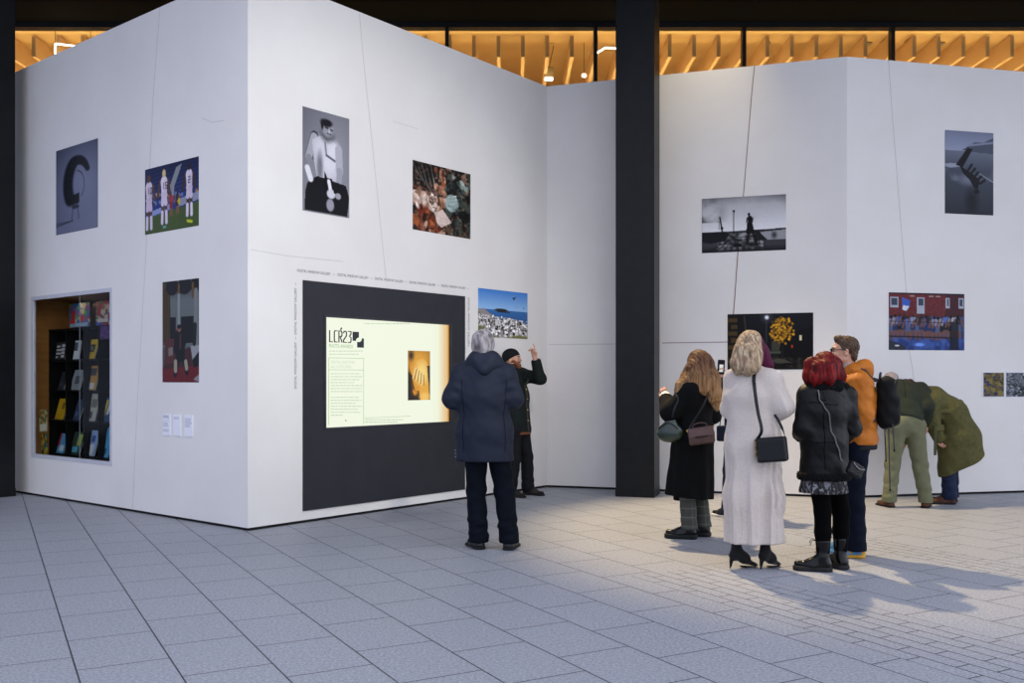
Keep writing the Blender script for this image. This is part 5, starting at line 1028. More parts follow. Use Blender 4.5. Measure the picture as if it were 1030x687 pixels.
sp = strap(coat, [c + R @ np.array((.105, .0, .055)), W(718.5, 425, Y - .04), W(718.5, 412, Y + .0), W(717, 398, Y - .02), W(715, 391, Y - .08)], .009, .003, .005, 8); sp.build('strap', MATS['black_strap'], t, off=o)
for q in (-1, 1): MB().box(c + R @ np.array((q * .107, -.015, .055)), (.014, .016, .02), R).build('ring', M_GOLD, t, off=o, bevel=.003)
# green half-moon bag
M_GREENB = mat('dark_green_leather', '1a2a20', '26382c', .3, 10, spec=.5, coat=.25)
c = W(673.3, 428.5, Y - .12); t = thing('handbag', 'dark green glossy shoulder bag at the left side of the black-coated person', 'handbag', c - (0, 0, .13), 0, 'handbags carried by the women'); o = np.array(t.location); R = Rm((.5, .87))
F = Field(c - .26, c + .26, .005); F.cone(c + R @ np.array((0, 0, -.05)), c + R @ np.array((.02, 0, .09)), .088, .028, .04, .55, R[:, 1]); F.cone(c + R @ np.array((-.05, 0, -.06)), c + R @ np.array((.06, 0, -.055)), .062, .060, .03, .7, R[:, 1]); F.mesh('bag_body', M_GREENB, t, o)
Fz = F; MB().tube([Fz.snap(c + R @ np.array((-.10 + .2 * q, -.06, .035 - .05 * (2 * q - 1) ** 2)), .003) for q in np.linspace(0, 1, 10)], .004, 6).build('flap_edge', MATS['dark_zip'], t, off=o, sm=True)
sp = strap(coat, [c + R @ np.array((.02, -.005, .10)), W(678, 413, Y - .20), W(681, 405, Y - .20), W(684, 399, Y - .10)], .009, .003, .005, 8); sp.build('strap', MATS['black_strap'], t, off=o)
MB().box(c + R @ np.array((.02, -.02, .105)), (.02, .012, .02), R).build('clasp', M_GOLD, t, off=o, bevel=.003)
# ----------------------------------------------------------------- 4 person half hidden behind, raising a phone
M_NAVYC = mat('navy_coat_cloth', '0e1524', '131b2c', .85, 18, bump=.3, bscale=200, bdist=.001); M_JEANS = mat('blue_denim', '141d33', '1b2740', .8, 18, bump=.3, bscale=260, bdist=.001); M_BROWNHAIR = mat('dark_brown_hair', '2c1d15', '3b281c', .5, 26, (1, 1, .15), bump=.4, bscale=90)
Y = 9.35; f4 = nrm((-.15, 1, 0)); r4 = frame(f4)[1]; nk = G(745, Y, 1.36); pel = G(745, Y, .88); che = G(745, Y, 1.18)
J = dict(pel=pel, che=che, nk=nk, sl=nk - r4 * .16 - (0, 0, .05), sr=nk + r4 * .16 - (0, 0, .05), hl=pel - r4 * .085 - (0, 0, .04), hr=pel + r4 * .085 - (0, 0, .04), el=W(729.5, 396, Y + .02), wl=W(724.3, 381.5, Y + .26), er=G(757, Y + .05, 1.06), wr=G(752, Y + .28, 1.05),
         al=G(732.5, Y + .22, .09), ar=G(751, Y + .1, .09))
for q in 'lr': J['k' + q] = (J['h' + q] + J['a' + q]) / 2 + f4 * .02; J['t' + q] = np.array((*(J['a' + q] + nrm((-.6, .8, 0)) * .15)[:2], 0))
p = Person('person in navy mostly hidden behind the cream dress, raising a phone', G(745, Y), f4, J, 1.62)
hd = G(745, Y + .01, 1.50); R = Rm((-.2, 1)); P = p.body(hd, R, vox=.005, female=True, brow=M_BROWNHAIR, hl=dict(d=nrm((.12, .1, 1)), n=nrm((.25, -1, .0)), th=-1, curl=(.75, .7, .75, .8), thumb=1.2, spread=.03))
p.trousers(M_JEANS, .085, .07, .07, fold=.004); M_TRAIN = mat('black_trainer', '17181a', '212326', .5, 12); M_WSOLE = mat('white_rubber_sole', 'c9c9c6', 'd6d6d3', .6, 10)
p.shoe('l', M_TRAIN, M_WSOLE, .26); p.shoe('r', M_TRAIN, M_WSOLE, .26)
F = p.field([J[q] for q in ('sl', 'sr', 'el', 'er', 'wl', 'wr', 'nk', 'pel')], .2, .008); F.cone(J['sl'], J['sr'], .07, .07, .05); F.cone(nk - (0, 0, .05), che, .09, .12, .05, 1.3, p.r); F.cone(che, pel - (0, 0, .02), .12, .125, .05, 1.3, p.r)
for q in 'lr': F.cone(J['s' + q], J['e' + q], .066, .056, .04); F.cone(J['e' + q], J['w' + q] + (J['e' + q] - J['w' + q]) * .12, .056, .042, .03)
F.disp(wav(.004, 20)); F.clip(pel - (0, 0, .04), -UP); F.clip(J['wl'] - nrm(J['wl'] - J['el']) * .015, nrm(J['wl'] - J['el']), .008); jack4 = F; p.add(F, 'jacket', M_NAVYC)
Fa = p.field([hd], .2, .006); Fa.ell(P(0, -.020, .032), (.086, .104, .096), R, .02); Fa.ell(P(0, -.055, -.05), (.075, .06, .09), R, .05); Fa.ell(P(0, .09, -.03), (.058, .06, .09), R, .02, 'sub'); Fa.disp(lambda X, Yy, Z: .004 * np.sin(90 * X + 20 * Z)); p.add(Fa, 'hair', M_BROWNHAIR)
pc = W(725.3, 369.2, Y + .245); t = thing('phone', 'black smartphone with a lit screen held up left of the blonde head', 'phone', pc - (0, 0, .07)); o = np.array(t.location); Rp = Rm((.12, 1), .05, -.06)
MB().box(pc, (.070, .009, .145), Rp).build('phone_case', mat('phone_black', '0d0e10', '131417', .25, 6), t, off=o, bevel=.003); MB().box(pc + Rp @ np.array((0, -.0052, 0)), (.062, .0012, .128), Rp).build('phone_screen', mat('phone_screen_dark', '1b1d22', '14161a', .2, 3), t, off=o)
MB().box(pc + Rp @ np.array((0.002, -.0062, -.012)), (.038, .0012, .075), Rp).build('phone_picture', mat('phone_picture_light', 'd8d8d0', 'b9b9b0', .4, 18, emit=.5), t, off=o)
c = W(727, 436, Y - .12); t = thing('handbag', 'dark navy bag beside the hidden phone holder, behind the cream dress', 'handbag', c - (0, 0, .1), 0, 'handbags carried by the women'); o = np.array(t.location)
F = Field(c - .2, c + .2, .006); F.box(c, (.055, .04, .075), .015); F.mesh('bag_body', M_NAVYC, t, o); MB().tube(spline([c + (-.03, 0, .07), W(726, 415, Y - .14), W(731, 392, Y - .08)], 6), .005, 6).build('strap', MATS['black_strap'], t, off=o)

# ----------------------------------------------------------------- 5 blonde woman in a long cream knit dress
def knit(name, a, b):
    t = NT(name); v = t.coord(); n = t.noise(v, 90, 3); col = t.ramp(n, ((.3, a), (.7, b))); t.link(col, t.b.inputs['Base Color']); t.b.inputs['Roughness'].default_value = .9; t.b.inputs['Sheen Weight'].default_value = .2
    w = t.new('ShaderNodeTexWave', wave_type='BANDS', bands_direction='X'); w.inputs['Scale'].default_value = 70; w.inputs['Distortion'].default_value = 1.5; t.link(v, w.inputs['Vector']); t.bump(w.outputs['Fac'], .35, .002); return t.m
M_CREAM = knit('cream_knit', 'bdb2a9', 'c9bfb6')
Y = 6.98; f5 = nrm((.50, .87, 0)); r5 = frame(f5)[1]
nk = W(756, 371, Y); che = W(756, 398, Y); pel = W(756, 445, Y)
J = dict(pel=pel, che=che, nk=nk, sl=W(738.5, 381, Y + .06), sr=W(774.5, 382, Y - .06), hl=pel - r5 * .085 - (0, 0, .05), hr=pel + r5 * .085 - (0, 0, .05), el=W(733, 412, Y + .10), wl=W(741, 414, Y + .36), er=W(785, 409.5, Y - .06), wr=W(777, 409, Y + .16),
         al=G(740.5, Y + .0, .16), ar=G(769.5, Y - .02, .16)); d5 = nrm((.80, .60, 0))
J['kl'] = (J['hl'] + J['al']) / 2 + f5 * .02; J['kr'] = (J['hr'] + J['ar']) / 2 + f5 * .02; J['tl'] = np.array((*(J['al'] + nrm((.88, .3, 0)) * .13)[:2], 0)); J['tr'] = np.array((*(J['ar'] + nrm((.70, .55, 0)) * .13)[:2], 0))
p = Person('person with blonde and magenta hair in a long cream knitted dress and heeled black boots', G(757, Y), f5, J, 1.66)
hd = W(755, 351, Y + .01); R = Rm((.45, .89), -.12); P = p.body(hd, R, vox=.006, female=True, brow=M_BROWNHAIR)
M_SUEDE = mat('black_suede', '0c0c0e', '121215', .8, 30, sheen=.1, bump=.2)
for q in 'lr':
    o, hb, tb, d, n = p.shoe(q, M_SUEDE, mat('black_heel', '0b0b0c', '111113', .35, 10), .235, .036, .075, heel=.072, toe=.45, boot=.275, sole_h=.008, name='heeled_boot', stil=True)
    p.mb(MB().box(np.array((*J['a' + q][:2], .235)) - d * .036 + n * .006 - f5 * 0, (.012, .012, .022)), 'zip_pull', M_GOLD, o, bevel=.003)
hemc = W(759.5, 552, Y)
F = p.field([J[q] for q in ('sl', 'sr', 'el', 'er', 'wl', 'wr', 'nk')] + [hemc], .26, .008)
X1 = np.array((1., 0, 0)); F.cone(J['sl'], J['sr'], .062, .066, .05); F.cone(nk + (0, 0, .01), nk - (0, 0, .05), .058, .075, .02); F.cone(nk - (0, 0, .05), che, .085, .132, .06, 1.3, X1); F.cone(che, W(757.5, 446, Y), .130, .142, .06, 1.34, X1); F.cone(W(757.5, 446, Y), W(759, 500, Y), .142, .150, .06, 1.36, X1); F.cone(W(759, 500, Y), hemc, .150, .157, .06, 1.36, X1)
F.cone(J['sr'], J['er'], .074, .085, .05); F.cone(J['er'], J['wr'] + (J['er'] - J['wr']) * .1, .086, .060, .03); F.cone(J['sl'], J['el'], .07, .06, .05); F.cone(J['el'], J['wl'] + (J['el'] - J['wl']) * .2, .06, .05, .03)
def ribs(X, Yy, Z):
    a = np.arctan2(X - hemc[0], -(Yy - hemc[1])); u = (X - hemc[0])
    side = np.clip((u - .082) / .02, 0, 1); low = np.clip((.46 - Z) / .02, 0, 1); arm = np.clip((u - .13) / .03, 0, 1) * np.clip((Z - 1.1) / .05, 0, 1)
    cable = -.032 * np.maximum(0, np.cos(17 * a)) ** 3 - .006 * side * np.sin(62 * Z + 2.5 * np.sin(17 * a)) * np.abs(np.sin(8.5 * a)); fine = .005 * np.sin(46 * a)
    folds = .011 * np.sin(8.5 * a + .9 + .5 * Z) * np.clip((1.15 - Z) / .6, 0, 1) * (1 - side) + .005 * np.sin(21 * a + 2 * Z) * np.clip((1.0 - Z) / .5, 0, 1) * (1 - side)
    return -(cable * side * np.clip((1.10 - Z) / .05, 0, 1) * (1 - .6 * low) + fine * low) + folds - arm * .012 * np.abs(np.sin(70 * (.9 * u + .32 * Z + .4 * (Yy - hemc[1]))))
F.disp(ribs); F.disp(wav(.003, 14, .3))
F.cone(W(773.5, 440, Y - .145), W(770.5, 552, Y - .155), .012, .034, .02, op='sub')        # the slit between plain back and cabled side
F.clip(W(760, 545.5, Y), (0, 0, -1), .008); dress = F; dk = p.add(F, 'knitted_dress', M_CREAM)
Fc = p.field([nk], .15, .006); Fc.cone(nk + (0, 0, .0), nk + (0, 0, .03), .066, .060, .01); Fc.cone(nk, nk + (0, 0, .08), .050, .050, .006, 1, None, 'sub') if False else None; Fc.disp(lambda X, Yy, Z: .0015 * np.sin(300 * X)); p.add(Fc, 'neckband', M_CREAM, dk)
def streak_hair(name, P, R, cols, side_col, root):
    t = NT(name); v = t.coord((1, 1, .14)); n = t.noise(v, 62, 3); col = t.ramp(n, ((.30, cols[0]), (.5, cols[1]), (.72, cols[2])))
    g = t.new('ShaderNodeTexCoord'); d = t.new('ShaderNodeVectorMath', operation='DOT_PRODUCT'); ax = R @ np.array((.92, .40, 0)); d.inputs[1].default_value = tuple(ax); t.link(g.outputs['Object'], d.inputs[0])
    lim = float(ax @ (P(.055, .0, 0) - root)); col = t.mix(t.math('GREATER_THAN', t.math('ADD', d.outputs['Value'], t.math('MULTIPLY', n, .02)), lim + .026), col, L4(side_col)) if side_col else col
    t.link(col, t.b.inputs['Base Color']); t.b.inputs['Roughness'].default_value = .55; t.b.inputs['Specular IOR Level'].default_value = .12; t.bump(t.noise(v, 130, 3), .5, .002); return t.m
M_BLONDE = streak_hair('blonde_hair_magenta_streak', P, R, ('5e4e42', '9c8469', 'c9b798'), '4a1030', p.root)
Fa = p.field([hd, W(744, 377, Y)], .2, .0055); Fa.ell(P(0, -.018, .034), (.096, .112, .106), R, .02); Fa.ell(P(0, -.050, -.05), (.096, .075, .10), R, .05)
Fa.chain([W(747, 355, Y - .06), W(743.5, 367, Y - .07), W(742, 375, Y - .06)], (.07, .056, .016), .05); Fa.chain([W(757, 358, Y - .10), W(755, 368, Y - .12), W(752, 375, Y - .10)], (.075, .062, .015), .05); Fa.chain([W(767, 355, Y + .02), W(771, 368, Y + .0), W(772.5, 376, Y + .01)], (.055, .042, .012), .05)
Fa.ell(P(0, .095, -.03), (.056, .055, .10), R, .02, 'sub')
Fa.disp(lambda X, Yy, Z: .0014 * np.sin(90 * (X + .15 * (Z - hd[2])) + 2 * np.sin(9 * Z)) + .0013 * np.sin(230 * X + 30 * Z)); p.add(Fa, 'hair', M_BLONDE)
M_BLKLEA = mat('black_leather_bag', '0a0b0e', '0f1014', .42, 20, bump=.25, bscale=170, spec=.3)
c = W(781, 453, Y - .26); c = dress.snap(c, .055); t, o, R, b = boxbag('black leather box bag hanging at the side of the cream dress', 'handbag', 'handbag', c, (.104, .05, .088), -.42, M_BLKLEA, tilt=-.10)
MB().tube([c + R @ np.array((x, -.047 * q, .084)) for x, q in ((-.09, 1), (.09, 1))], .003, 6).build('zip', MATS['dark_zip'], t, off=o)
MB().box(c + R @ np.array((0, -.051, .03)), (.19, .004, .003), R).build('front_seam', MATS['dark_zip'], t, off=o)
sp = strap(dress, [c + R @ np.array((-.10, -.02, .07)), W(766, 433, Y - .25), W(762.5, 415, Y - .22), W(759.5, 395, Y - .20), W(758.5, 380, Y - .12), W(760, 371, Y - .02)], .012, .003, .006, 8); sp.build('strap', M_BLKLEA, t, off=o)
sp = strap(dress, [c + R @ np.array((.10, -.01, .07)), W(788, 434, Y - .20), W(783.5, 424, Y - .20), W(779, 417, Y - .18)], .010, .003, .006, 8); sp.build('strap', M_BLKLEA, t, off=o)
mb = MB(); r = np.random.RandomState(2)
for k in range(9): q = c + R @ np.array((-.105 + r.uniform(-.012, .018), -.045 + r.uniform(-.012, .01), .075 - .014 * k)); mb.tube([q, q + (.008, -.004, -.012), q + (-.004, 0, -.02)], .0035, 6)
mb.build('charm_chain', M_GOLD, t, off=o, sm=True)

# ----------------------------------------------------------------- 6 red-haired woman in a black shearling jacket
M_LEATHER = mat('black_leather_jacket', '050506', '08090a', .5, 7, bump=.5, bscale=38, bdist=.004, spec=.2); M_FUR = mat('black_shearling', '050506', '09090a', .95, 60, bump=1., bscale=150, bdist=.006); M_TIGHTS = mat('black_tights', '030304', '050506', .85, 30, spec=.05)
def floral():
    t = NT('black_white_print_skirt'); v = t.coord((1, 1, .6)); vo = t.new('ShaderNodeTexNoise'); vo.inputs['Scale'].default_value = 34; vo.inputs['Detail'].default_value = 5; vo.inputs['Distortion'].default_value = 1.2; t.link(v, vo.inputs['Vector'])
    col = t.ramp(vo.outputs['Fac'], ((.52, '0c0c0f'), (.60, '77757a'))); t.link(col, t.b.inputs['Base Color']); t.b.inputs['Roughness'].default_value = .7; return t.m
Y = 6.94; f6 = nrm((-.42, .91, 0)); r6 = frame(f6)[1]
nk = W(831, 387, Y); che = W(831, 412, Y); pel = W(829, 455, Y)
J = dict(pel=pel, che=che, nk=nk, sl=W(812.5, 398, Y - .05), sr=W(850.5, 398, Y + .07), hl=pel - r6 * .075 - (0, 0, .05), hr=pel + r6 * .075 - (0, 0, .05), el=W(808, 430, Y - .05), wl=W(806, 436, Y + .22), er=W(856.5, 431, Y + .12), wr=W(849, 438, Y + .34),
         al=G(828, Y - .06, .10), ar=G(845.5, Y + .03, .10)); d6 = nrm((-.93, .30, 0))
J['kl'] = W(827.5, 514, Y - .02); J['kr'] = W(846, 514, Y + .06); J['tl'] = np.array((*(J['al'] + d6 * .15)[:2], 0)); J['tr'] = np.array((*(J['ar'] + nrm((-.45, .8, 0)) * .13)[:2], 0))
p = Person('person with dark red hair in a black shearling jacket, print skirt and laced black boots', G(836, Y), f6, J, 1.58)
hd = W(829, 370.5, Y + .0); R = Rm((-.35, .94), .0); P = p.body(hd, R, vox=.006, female=True, brow=M_BROWNHAIR)
F = p.field([J['hl'], J['hr'], J['al'], J['ar']], .15, .007)
for q in 'lr': F.cone(J['h' + q], J['k' + q], .082, .060, .015); F.cone(J['k' + q], J['k' + q] * .55 + J['a' + q] * .45, .060, .058, .02); F.cone(J['k' + q] * .55 + J['a' + q] * .45, J['a' + q], .058, .044, .02)
F.clip((0, 0, .12), -UP); p.add(F, 'tights', M_TIGHTS)
for q in 'lr':
    o, hb, tb, d, n = p.shoe(q, M_PATENT, mat('black_cleated_sole', '1c1c1d', '262628', .7, 20), .265, .047, .10, sole_h=.036, boot=.225, name='laced_boot', swide=1.12)
    a = J['a' + q]; mb = MB()
    for k in range(5): z = .11 + .025 * k; q0 = np.array((*a[:2], z)) + d * (.052 - .003 * k); mb.tube([q0 - n * .022, q0 + d * .006, q0 + n * .022], .0028, 5)
    q0 = np.array((*a[:2], .215)) + d * .045; mb.tube(spline([q0, q0 + d * .035 + UP * .012 - n * .02, q0 + d * .05 - UP * .02 - n * .03], 4), .0025, 5); mb.tube(spline([q0, q0 + d * .03 + UP * .006 + n * .02, q0 + d * .045 - UP * .03 + n * .03], 4), .0025, 5); p.mb(mb, 'laces', M_TIGHTS, o)
F = p.field([pel, W(828, 495, Y)], .26, .007); F.cone(W(828.5, 477, Y), W(828, 502, Y), .128, .152, .03, 1.15, X1); F.disp(lambda X, Yy, Z: .010 * np.clip((.72 - Z) / .14, 0, 1) * np.sin(17 * np.arctan2(X - pel[0], Yy - pel[1]))); F.clip(W(828, 495.5, Y), -UP, .006); p.add(F, 'skirt', floral())
F = p.field([J[q] for q in ('sl', 'sr', 'el', 'er', 'wl', 'wr', 'nk')] + [W(829, 482, Y)], .22, .0075)
F.cone(J['sl'], J['sr'], .072, .072, .05); F.cone(nk - (0, 0, .03), che, .10, .128, .06, 1.3, p.r); F.cone(che, W(829, 445, Y), .128, .132, .06, 1.27, p.r); F.cone(W(829, 445, Y), W(829, 486, Y), .132, .150, .05, 1.2, X1)
for q in 'lr': F.cone(J['s' + q], J['e' + q], .072, .070, .045); F.cone(J['e' + q], J['w' + q] + (J['e' + q] - J['w' + q]) * .1, .072, .060, .03)
F.disp(wav(.0035, 18, 1.2)); F.disp(wav(.0014, 44, .2)); F.clip(W(829, 478, Y), -UP, .008); jack = F; jk = p.add(F, 'leather_jacket', M_LEATHER)
furd = lambda X, Yy, Z: .004 * np.sin(130 * X + 60 * Z) * np.sin(140 * Yy - 90 * Z) + .002 * np.sin(300 * X + 200 * Z)
Fh = p.field([W(829, 479, Y)], .26, .007); Fh.cone(W(829, 476, Y), W(829, 481, Y), .160, .160, .02, 1.2, X1); Fh.clip(W(829, 482.5, Y), -UP, .02); Fh.clip(W(829, 474.5, Y), UP, .02); Fh.disp(furd); p.add(Fh, 'fur_hem', M_FUR, jk)
Fh = p.field([nk], .22, .007); Fh.cone(W(816, 391, Y - .03), W(847, 391, Y + .04), .055, .055, .03); Fh.cone(W(822, 388, Y - .08), W(842, 388, Y - .06), .05, .05, .05); Fh.cone(W(815, 391, Y - .02), W(808.5, 414, Y - .02), .042, .03, .03); Fh.disp(furd); p.add(Fh, 'fur_collar', M_FUR, jk)
for q, pxs in (('l', 804.5), ('r', 851)):
    Fh = p.field([J['w' + q]], .12, .006); e_ = nrm(J['w' + q] - J['e' + q]); Fh.cone(J['w' + q] - e_ * .03, J['w' + q], .066, .066, .01); Fh.disp(furd); p.add(Fh, 'fur_cuff', M_FUR, jk)
mb = MB()
for pts in ([W(x, 404.5, Y - .2) for x in np.linspace(814, 850, 16)], [W(830.5, y, Y - .2) for y in np.linspace(405, 474, 16)], [W(x, 446, Y - .2) for x in np.linspace(812, 849, 14)]): mb.tube([jack.snap(q, .001) for q in pts], .0025, 5)
q_ = [W(827, 392, Y - .2), W(833.5, 391.5, Y - .2), W(834, 400, Y - .2), W(828.2, 400, Y - .2)]; mb.tube([jack.snap(q, .002) for q in q_], .0025, 5, closed=True); p.mb(mb, 'panel_seams', M_TIGHTS, jk, sm=True)
M_REDHAIR = streak_hair('dark_red_hair', P, R, ('24060a', '560b10', '861816'), None, p.root)
Fa = p.field([hd, W(829, 392, Y)], .2, .0055); Fa.ell(P(0, -.016, .034), (.087, .104, .096), R, .02); Fa.ell(P(0, -.045, -.045), (.090, .074, .095), R, .05)
for (a, b, cc) in (((816, 366, -.02), (813.5, 379, -.04), (810.8, 388, -.04)), ((824, 370, -.1), (821.5, 381, -.11), (819, 388.5, -.11)), ((833, 370, -.1), (834, 381, -.11), (835, 389, -.1)), ((840, 367, -.03), (844.5, 379, -.03), (846.5, 387, -.04))): Fa.chain([W(a[0], a[1], Y + a[2]), W(b[0], b[1], Y + b[2]), W(cc[0], cc[1], Y + cc[2])], (.052, .044, .009), .03)
Fa.ell(P(0, .095, -.03), (.056, .055, .10), R, .02, 'sub'); Fa.disp(lambda X, Yy, Z: .0018 * np.sin(95 * (X + .2 * (Z - hd[2])) + 2 * np.sin(12 * Z)) + .0014 * np.sin(220 * X + 50 * Z)); p.add(Fa, 'hair', M_REDHAIR)
c = W(854, 471, Y - .08); c = c + (0.0, -.12, 0); t = thing('handbag', 'small black quilted bag on a chain strap at the hip of the red-haired person', 'handbag', c - (0, 0, .07), 0, 'handbags carried by the women'); o = np.array(t.location); R = Rm((-.35, .94), 0, -.5)
F = Field(c - .18, c + .18, .004); F.box(c, (.062, .026, .048), .016, R, .01); F.disp(lambda X, Yy, Z: .002 * np.sin(170 * (X + Z)) * np.sin(170 * (X - Z))); F.mesh('bag_body', M_BLKLEA, t, o)
M_CHAIN = mat('steel_chain', '8a8784', 'a5a29e', .35, 12, metal=.9); L = spline([c + R @ np.array((-.05, -.01, .04)), W(846.5, 448, Y - .2), W(838, 424, Y - .22), W(829.5, 403, Y - .2), W(822, 393, Y - .12)], 26); mb = MB()
for i in range(0, len(L) - 1):
    a, b = jack.snap(L[i], .008), jack.snap(L[i + 1], .008); dd = nrm(b - a); nn = jack.grad(a); e = np.cross(dd, nn) if i % 2 else nn; m_ = (a + b) / 2; l = np.linalg.norm(b - a) * .62; mb.tube([m_ + dd * l * math.cos(x) + e * .0045 * math.sin(x) for x in np.linspace(0, 2 * math.pi, 9)[:-1]], .0017, 5, closed=True)
tag(mb.build('chain_strap', M_CHAIN, t, off=o, sm=True)); mb = MB(); mb.tube(spline([c + R @ np.array((-.055, -.028, .03)), c + R @ np.array((0, -.034, .012)), c + R @ np.array((.055, -.028, .03))], 5), .003, 6); mb.build('flap_edge', M_CHAIN, t, off=o)

# ----------------------------------------------------------------- 7 man in an orange padded jacket with glasses and backpack
M_ORANGE = mat('orange_padded_nylon', 'a8601a', 'b56c22', .6, 10, bump=.3, bscale=70, bdist=.003); M_LINING = mat('grey_fleece', '9a9494', 'aaa4a4', .9, 40, bump=.5); M_SHORT = mat('short_brown_hair', '3a2c22', '54402f', .55, 60, (1, 1, .4), bump=.6, bscale=150); M_DKJEAN = mat('dark_navy_denim', '090e1a', '0e1524', .85, 18, spec=.1, bump=.25, bscale=240, bdist=.001)
Y = 7.45; f7 = nrm((-.90, .43, 0)); r7 = frame(f7)[1]
nk = W(856.5, 373.5, Y); che = W(859, 400, Y); pel = W(861.5, 438, Y)
J = dict(pel=pel, che=che, nk=nk, sl=W(864, 387, Y - .16), sr=W(856, 386, Y + .18), hl=pel - r7 * .08 - (0, 0, .04), hr=pel + r7 * .08 - (0, 0, .04), el=W(867, 417, Y - .22), wl=W(853, 431, Y - .20), er=W(852, 416, Y + .22), wr=W(838, 420, Y + .18),
         al=G(860.5, Y - .04, .09), ar=G(853, Y + .15, .09)); d7 = nrm((-.97, .15, 0))
for q in 'lr': J['k' + q] = (J['h' + q] + J['a' + q]) / 2 + f7 * .02; J['t' + q] = np.array((*(J['a' + q] + d7 * .16)[:2], 0))
p = Person('person in glasses and an orange padded jacket wearing a black backpack', G(860, Y), f7, J, 1.75)
hd = W(849.3, 353.8, Y); R = Rm((-.96, .22), .02); P = p.body(hd, R, vox=.005, brow=M_SHORT)
p.trousers(M_DKJEAN, .105, .086, .082, stack=.008, fold=.006)
M_BLUES = mat('blue_suede_trainer', '4a7ba6', '5a8ab4', .75, 20, bump=.2); M_GUM = mat('amber_rubber_sole', 'b88a2c', 'c4963a', .6, 12); M_YEL = mat('amber_trainer_trim', 'd69c2e', 'c98f24', .6, 14)
for q in 'lr':
    o, hb, tb, d, n = p.shoe(q, M_BLUES, M_GUM, .30, .05, .09, sole_h=.03, name='trainer')
    Fh = p.field([hb], .1, .005); Fh.cone(hb + d * .046 + UP * .045, hb + d * .05 + UP * .075, .0475, .046, .01); Fh.clip(hb + d * .038, d, .006); Fh.clip(hb + UP * .028, -UP, .004); p.add(Fh, 'heel_patch', M_YEL, o)
    sd = -n if n[1] > 0 else n; q0 = hb + d * .115 + sd * .052 + UP * .04; mb = MB()
    for a_, b_ in (((0, 0), (.0, .042)), ((.0, .042), (.034, 0)), ((.034, 0), (.034, .042))): mb.tube([q0 + d * (.034 - a_[0]) * 1. + UP * a_[1] - sd * .25 * a_[1], q0 + d * (.034 - b_[0]) + UP * b_[1] - sd * .25 * b_[1]], .0055, 6)
    p.mb(mb, 'side_letter', M_YEL, o, sm=True)
F = p.field([J[q] for q in ('sl', 'sr', 'el', 'er', 'wl', 'wr', 'nk', 'pel')], .22, .0075)
F.cone(J['sl'], J['sr'], .086, .086, .06); F.cone(nk - (0, 0, .06), che, .11, .155, .07, 1.22, p.r); F.cone(che, pel - (0, 0, .06), .155, .158, .06, 1.22, p.r)
for q in 'lr': F.cone(J['s' + q], J['e' + q], .092, .082, .05); F.cone(J['e' + q], J['w' + q] + (J['e' + q] - J['w' + q]) * .1, .082, .062, .03)
F.disp(lambda X, Yy, Z: -.006 * np.abs(np.sin(30 * Z + 3 * X))); F.disp(wav(.004, 22, .6)); F.disp(wav(.002, 50, 1.6)); F.clip(pel - (0, 0, .07), -UP, .02); jack = F; jk = p.add(F, 'padded_jacket', M_ORANGE)
Fh = p.field([pel - (0, 0, .06)], .24, .007); Fh.cone(pel - (0, 0, .03), pel - (0, 0, .10), .152, .152, .02, 1.2, p.r); Fh.clip(pel - (0, 0, .105), -UP); Fh.clip(pel - (0, 0, .02), UP); p.add(Fh, 'jumper_hem', mat('dark_jumper', '17181c', '1f2025', .85, 40))
Fh = p.field([nk], .26, .0065); b7 = -f7; Fh.cone(nk + b7 * .03 - r7 * .10 + (0, 0, .0), nk + b7 * .05 + r7 * .10, .062, .062, .05); Fh.cone(nk + b7 * .09 + (0, 0, .02), nk + b7 * .10 + (0, 0, -.06), .075, .06, .05, 1.3, p.r); Fh.cone(nk - r7 * .10 - (0, 0, .01), nk - r7 * .05 + f7 * .10 - (0, 0, .05), .045, .03, .03); Fh.cone(nk + r7 * .10 - (0, 0, .01), nk + r7 * .05 + f7 * .10 - (0, 0, .05), .045, .03, .03); Fh.cone(nk + (0, 0, .03), nk + f7 * .05 + (0, 0, .14), .062, .085, .02, op='sub'); Fh.disp(wav(.004, 34)); p.add(Fh, 'hood', M_ORANGE, jk)
Fh = p.field([nk], .2, .006); Fh.cone(nk - (0, 0, .03), nk + f7 * .015 + (0, 0, .045), .078, .070, .02); Fh.cone(nk - r7 * .06 + f7 * .02, nk - r7 * .055 + f7 * .10 - (0, 0, .06), .03, .02, .02); Fh.cone(nk + (0, 0, .05), nk + (0, 0, .12), .055, .08, .01, op='sub'); p.add(Fh, 'hood_lining', M_LINING, jk)
Fa = p.field([hd], .17, .005); Fa.ell(P(0, -.018, .042), (.0785, .0955, .084), R, .02); Fa.ell(P(0, -.066, -.03), (.060, .034, .052), R, .02); Fa.ell(P(.01, .050, .104), (.050, .036, .024), R, .03)
for q in (-1, 1): Fa.ell(P(q * .072, .012, .01), (.012, .018, .035), R, .01)
Fa.clip(P(0, .066, .06), R @ np.array((0, 1, -.35)), .006); Fa.clip(P(0, .02, .016), R @ np.array((0, 1.1, -1)), .005); Fa.disp(lambda X, Yy, Z: .0026 * np.sin(190 * X + 120 * Z + 60 * Yy) * np.sin(150 * Yy - 90 * Z) + .002 * np.sin(300 * X + 80 * Z)); p.add(Fa, 'hair', M_SHORT)
M_GLF = mat('black_glasses_frame', '121214', '1a1a1d', .3, 6); mb = MB()
for q in (-1, 1):
    mb.tube([P(q * .033 + .024 * math.cos(x), .102 - .004 * abs(math.cos(x)), .008 + .018 * math.sin(x)) for x in np.linspace(0, 2 * math.pi, 17)[:-1]], .0028, 6, closed=True); mb.tube([P(q * .057, .100, .014), P(q * .076, .06, .014), P(q * .082, -.005, .012), P(q * .082, -.015, -.004)], .0028, 6)
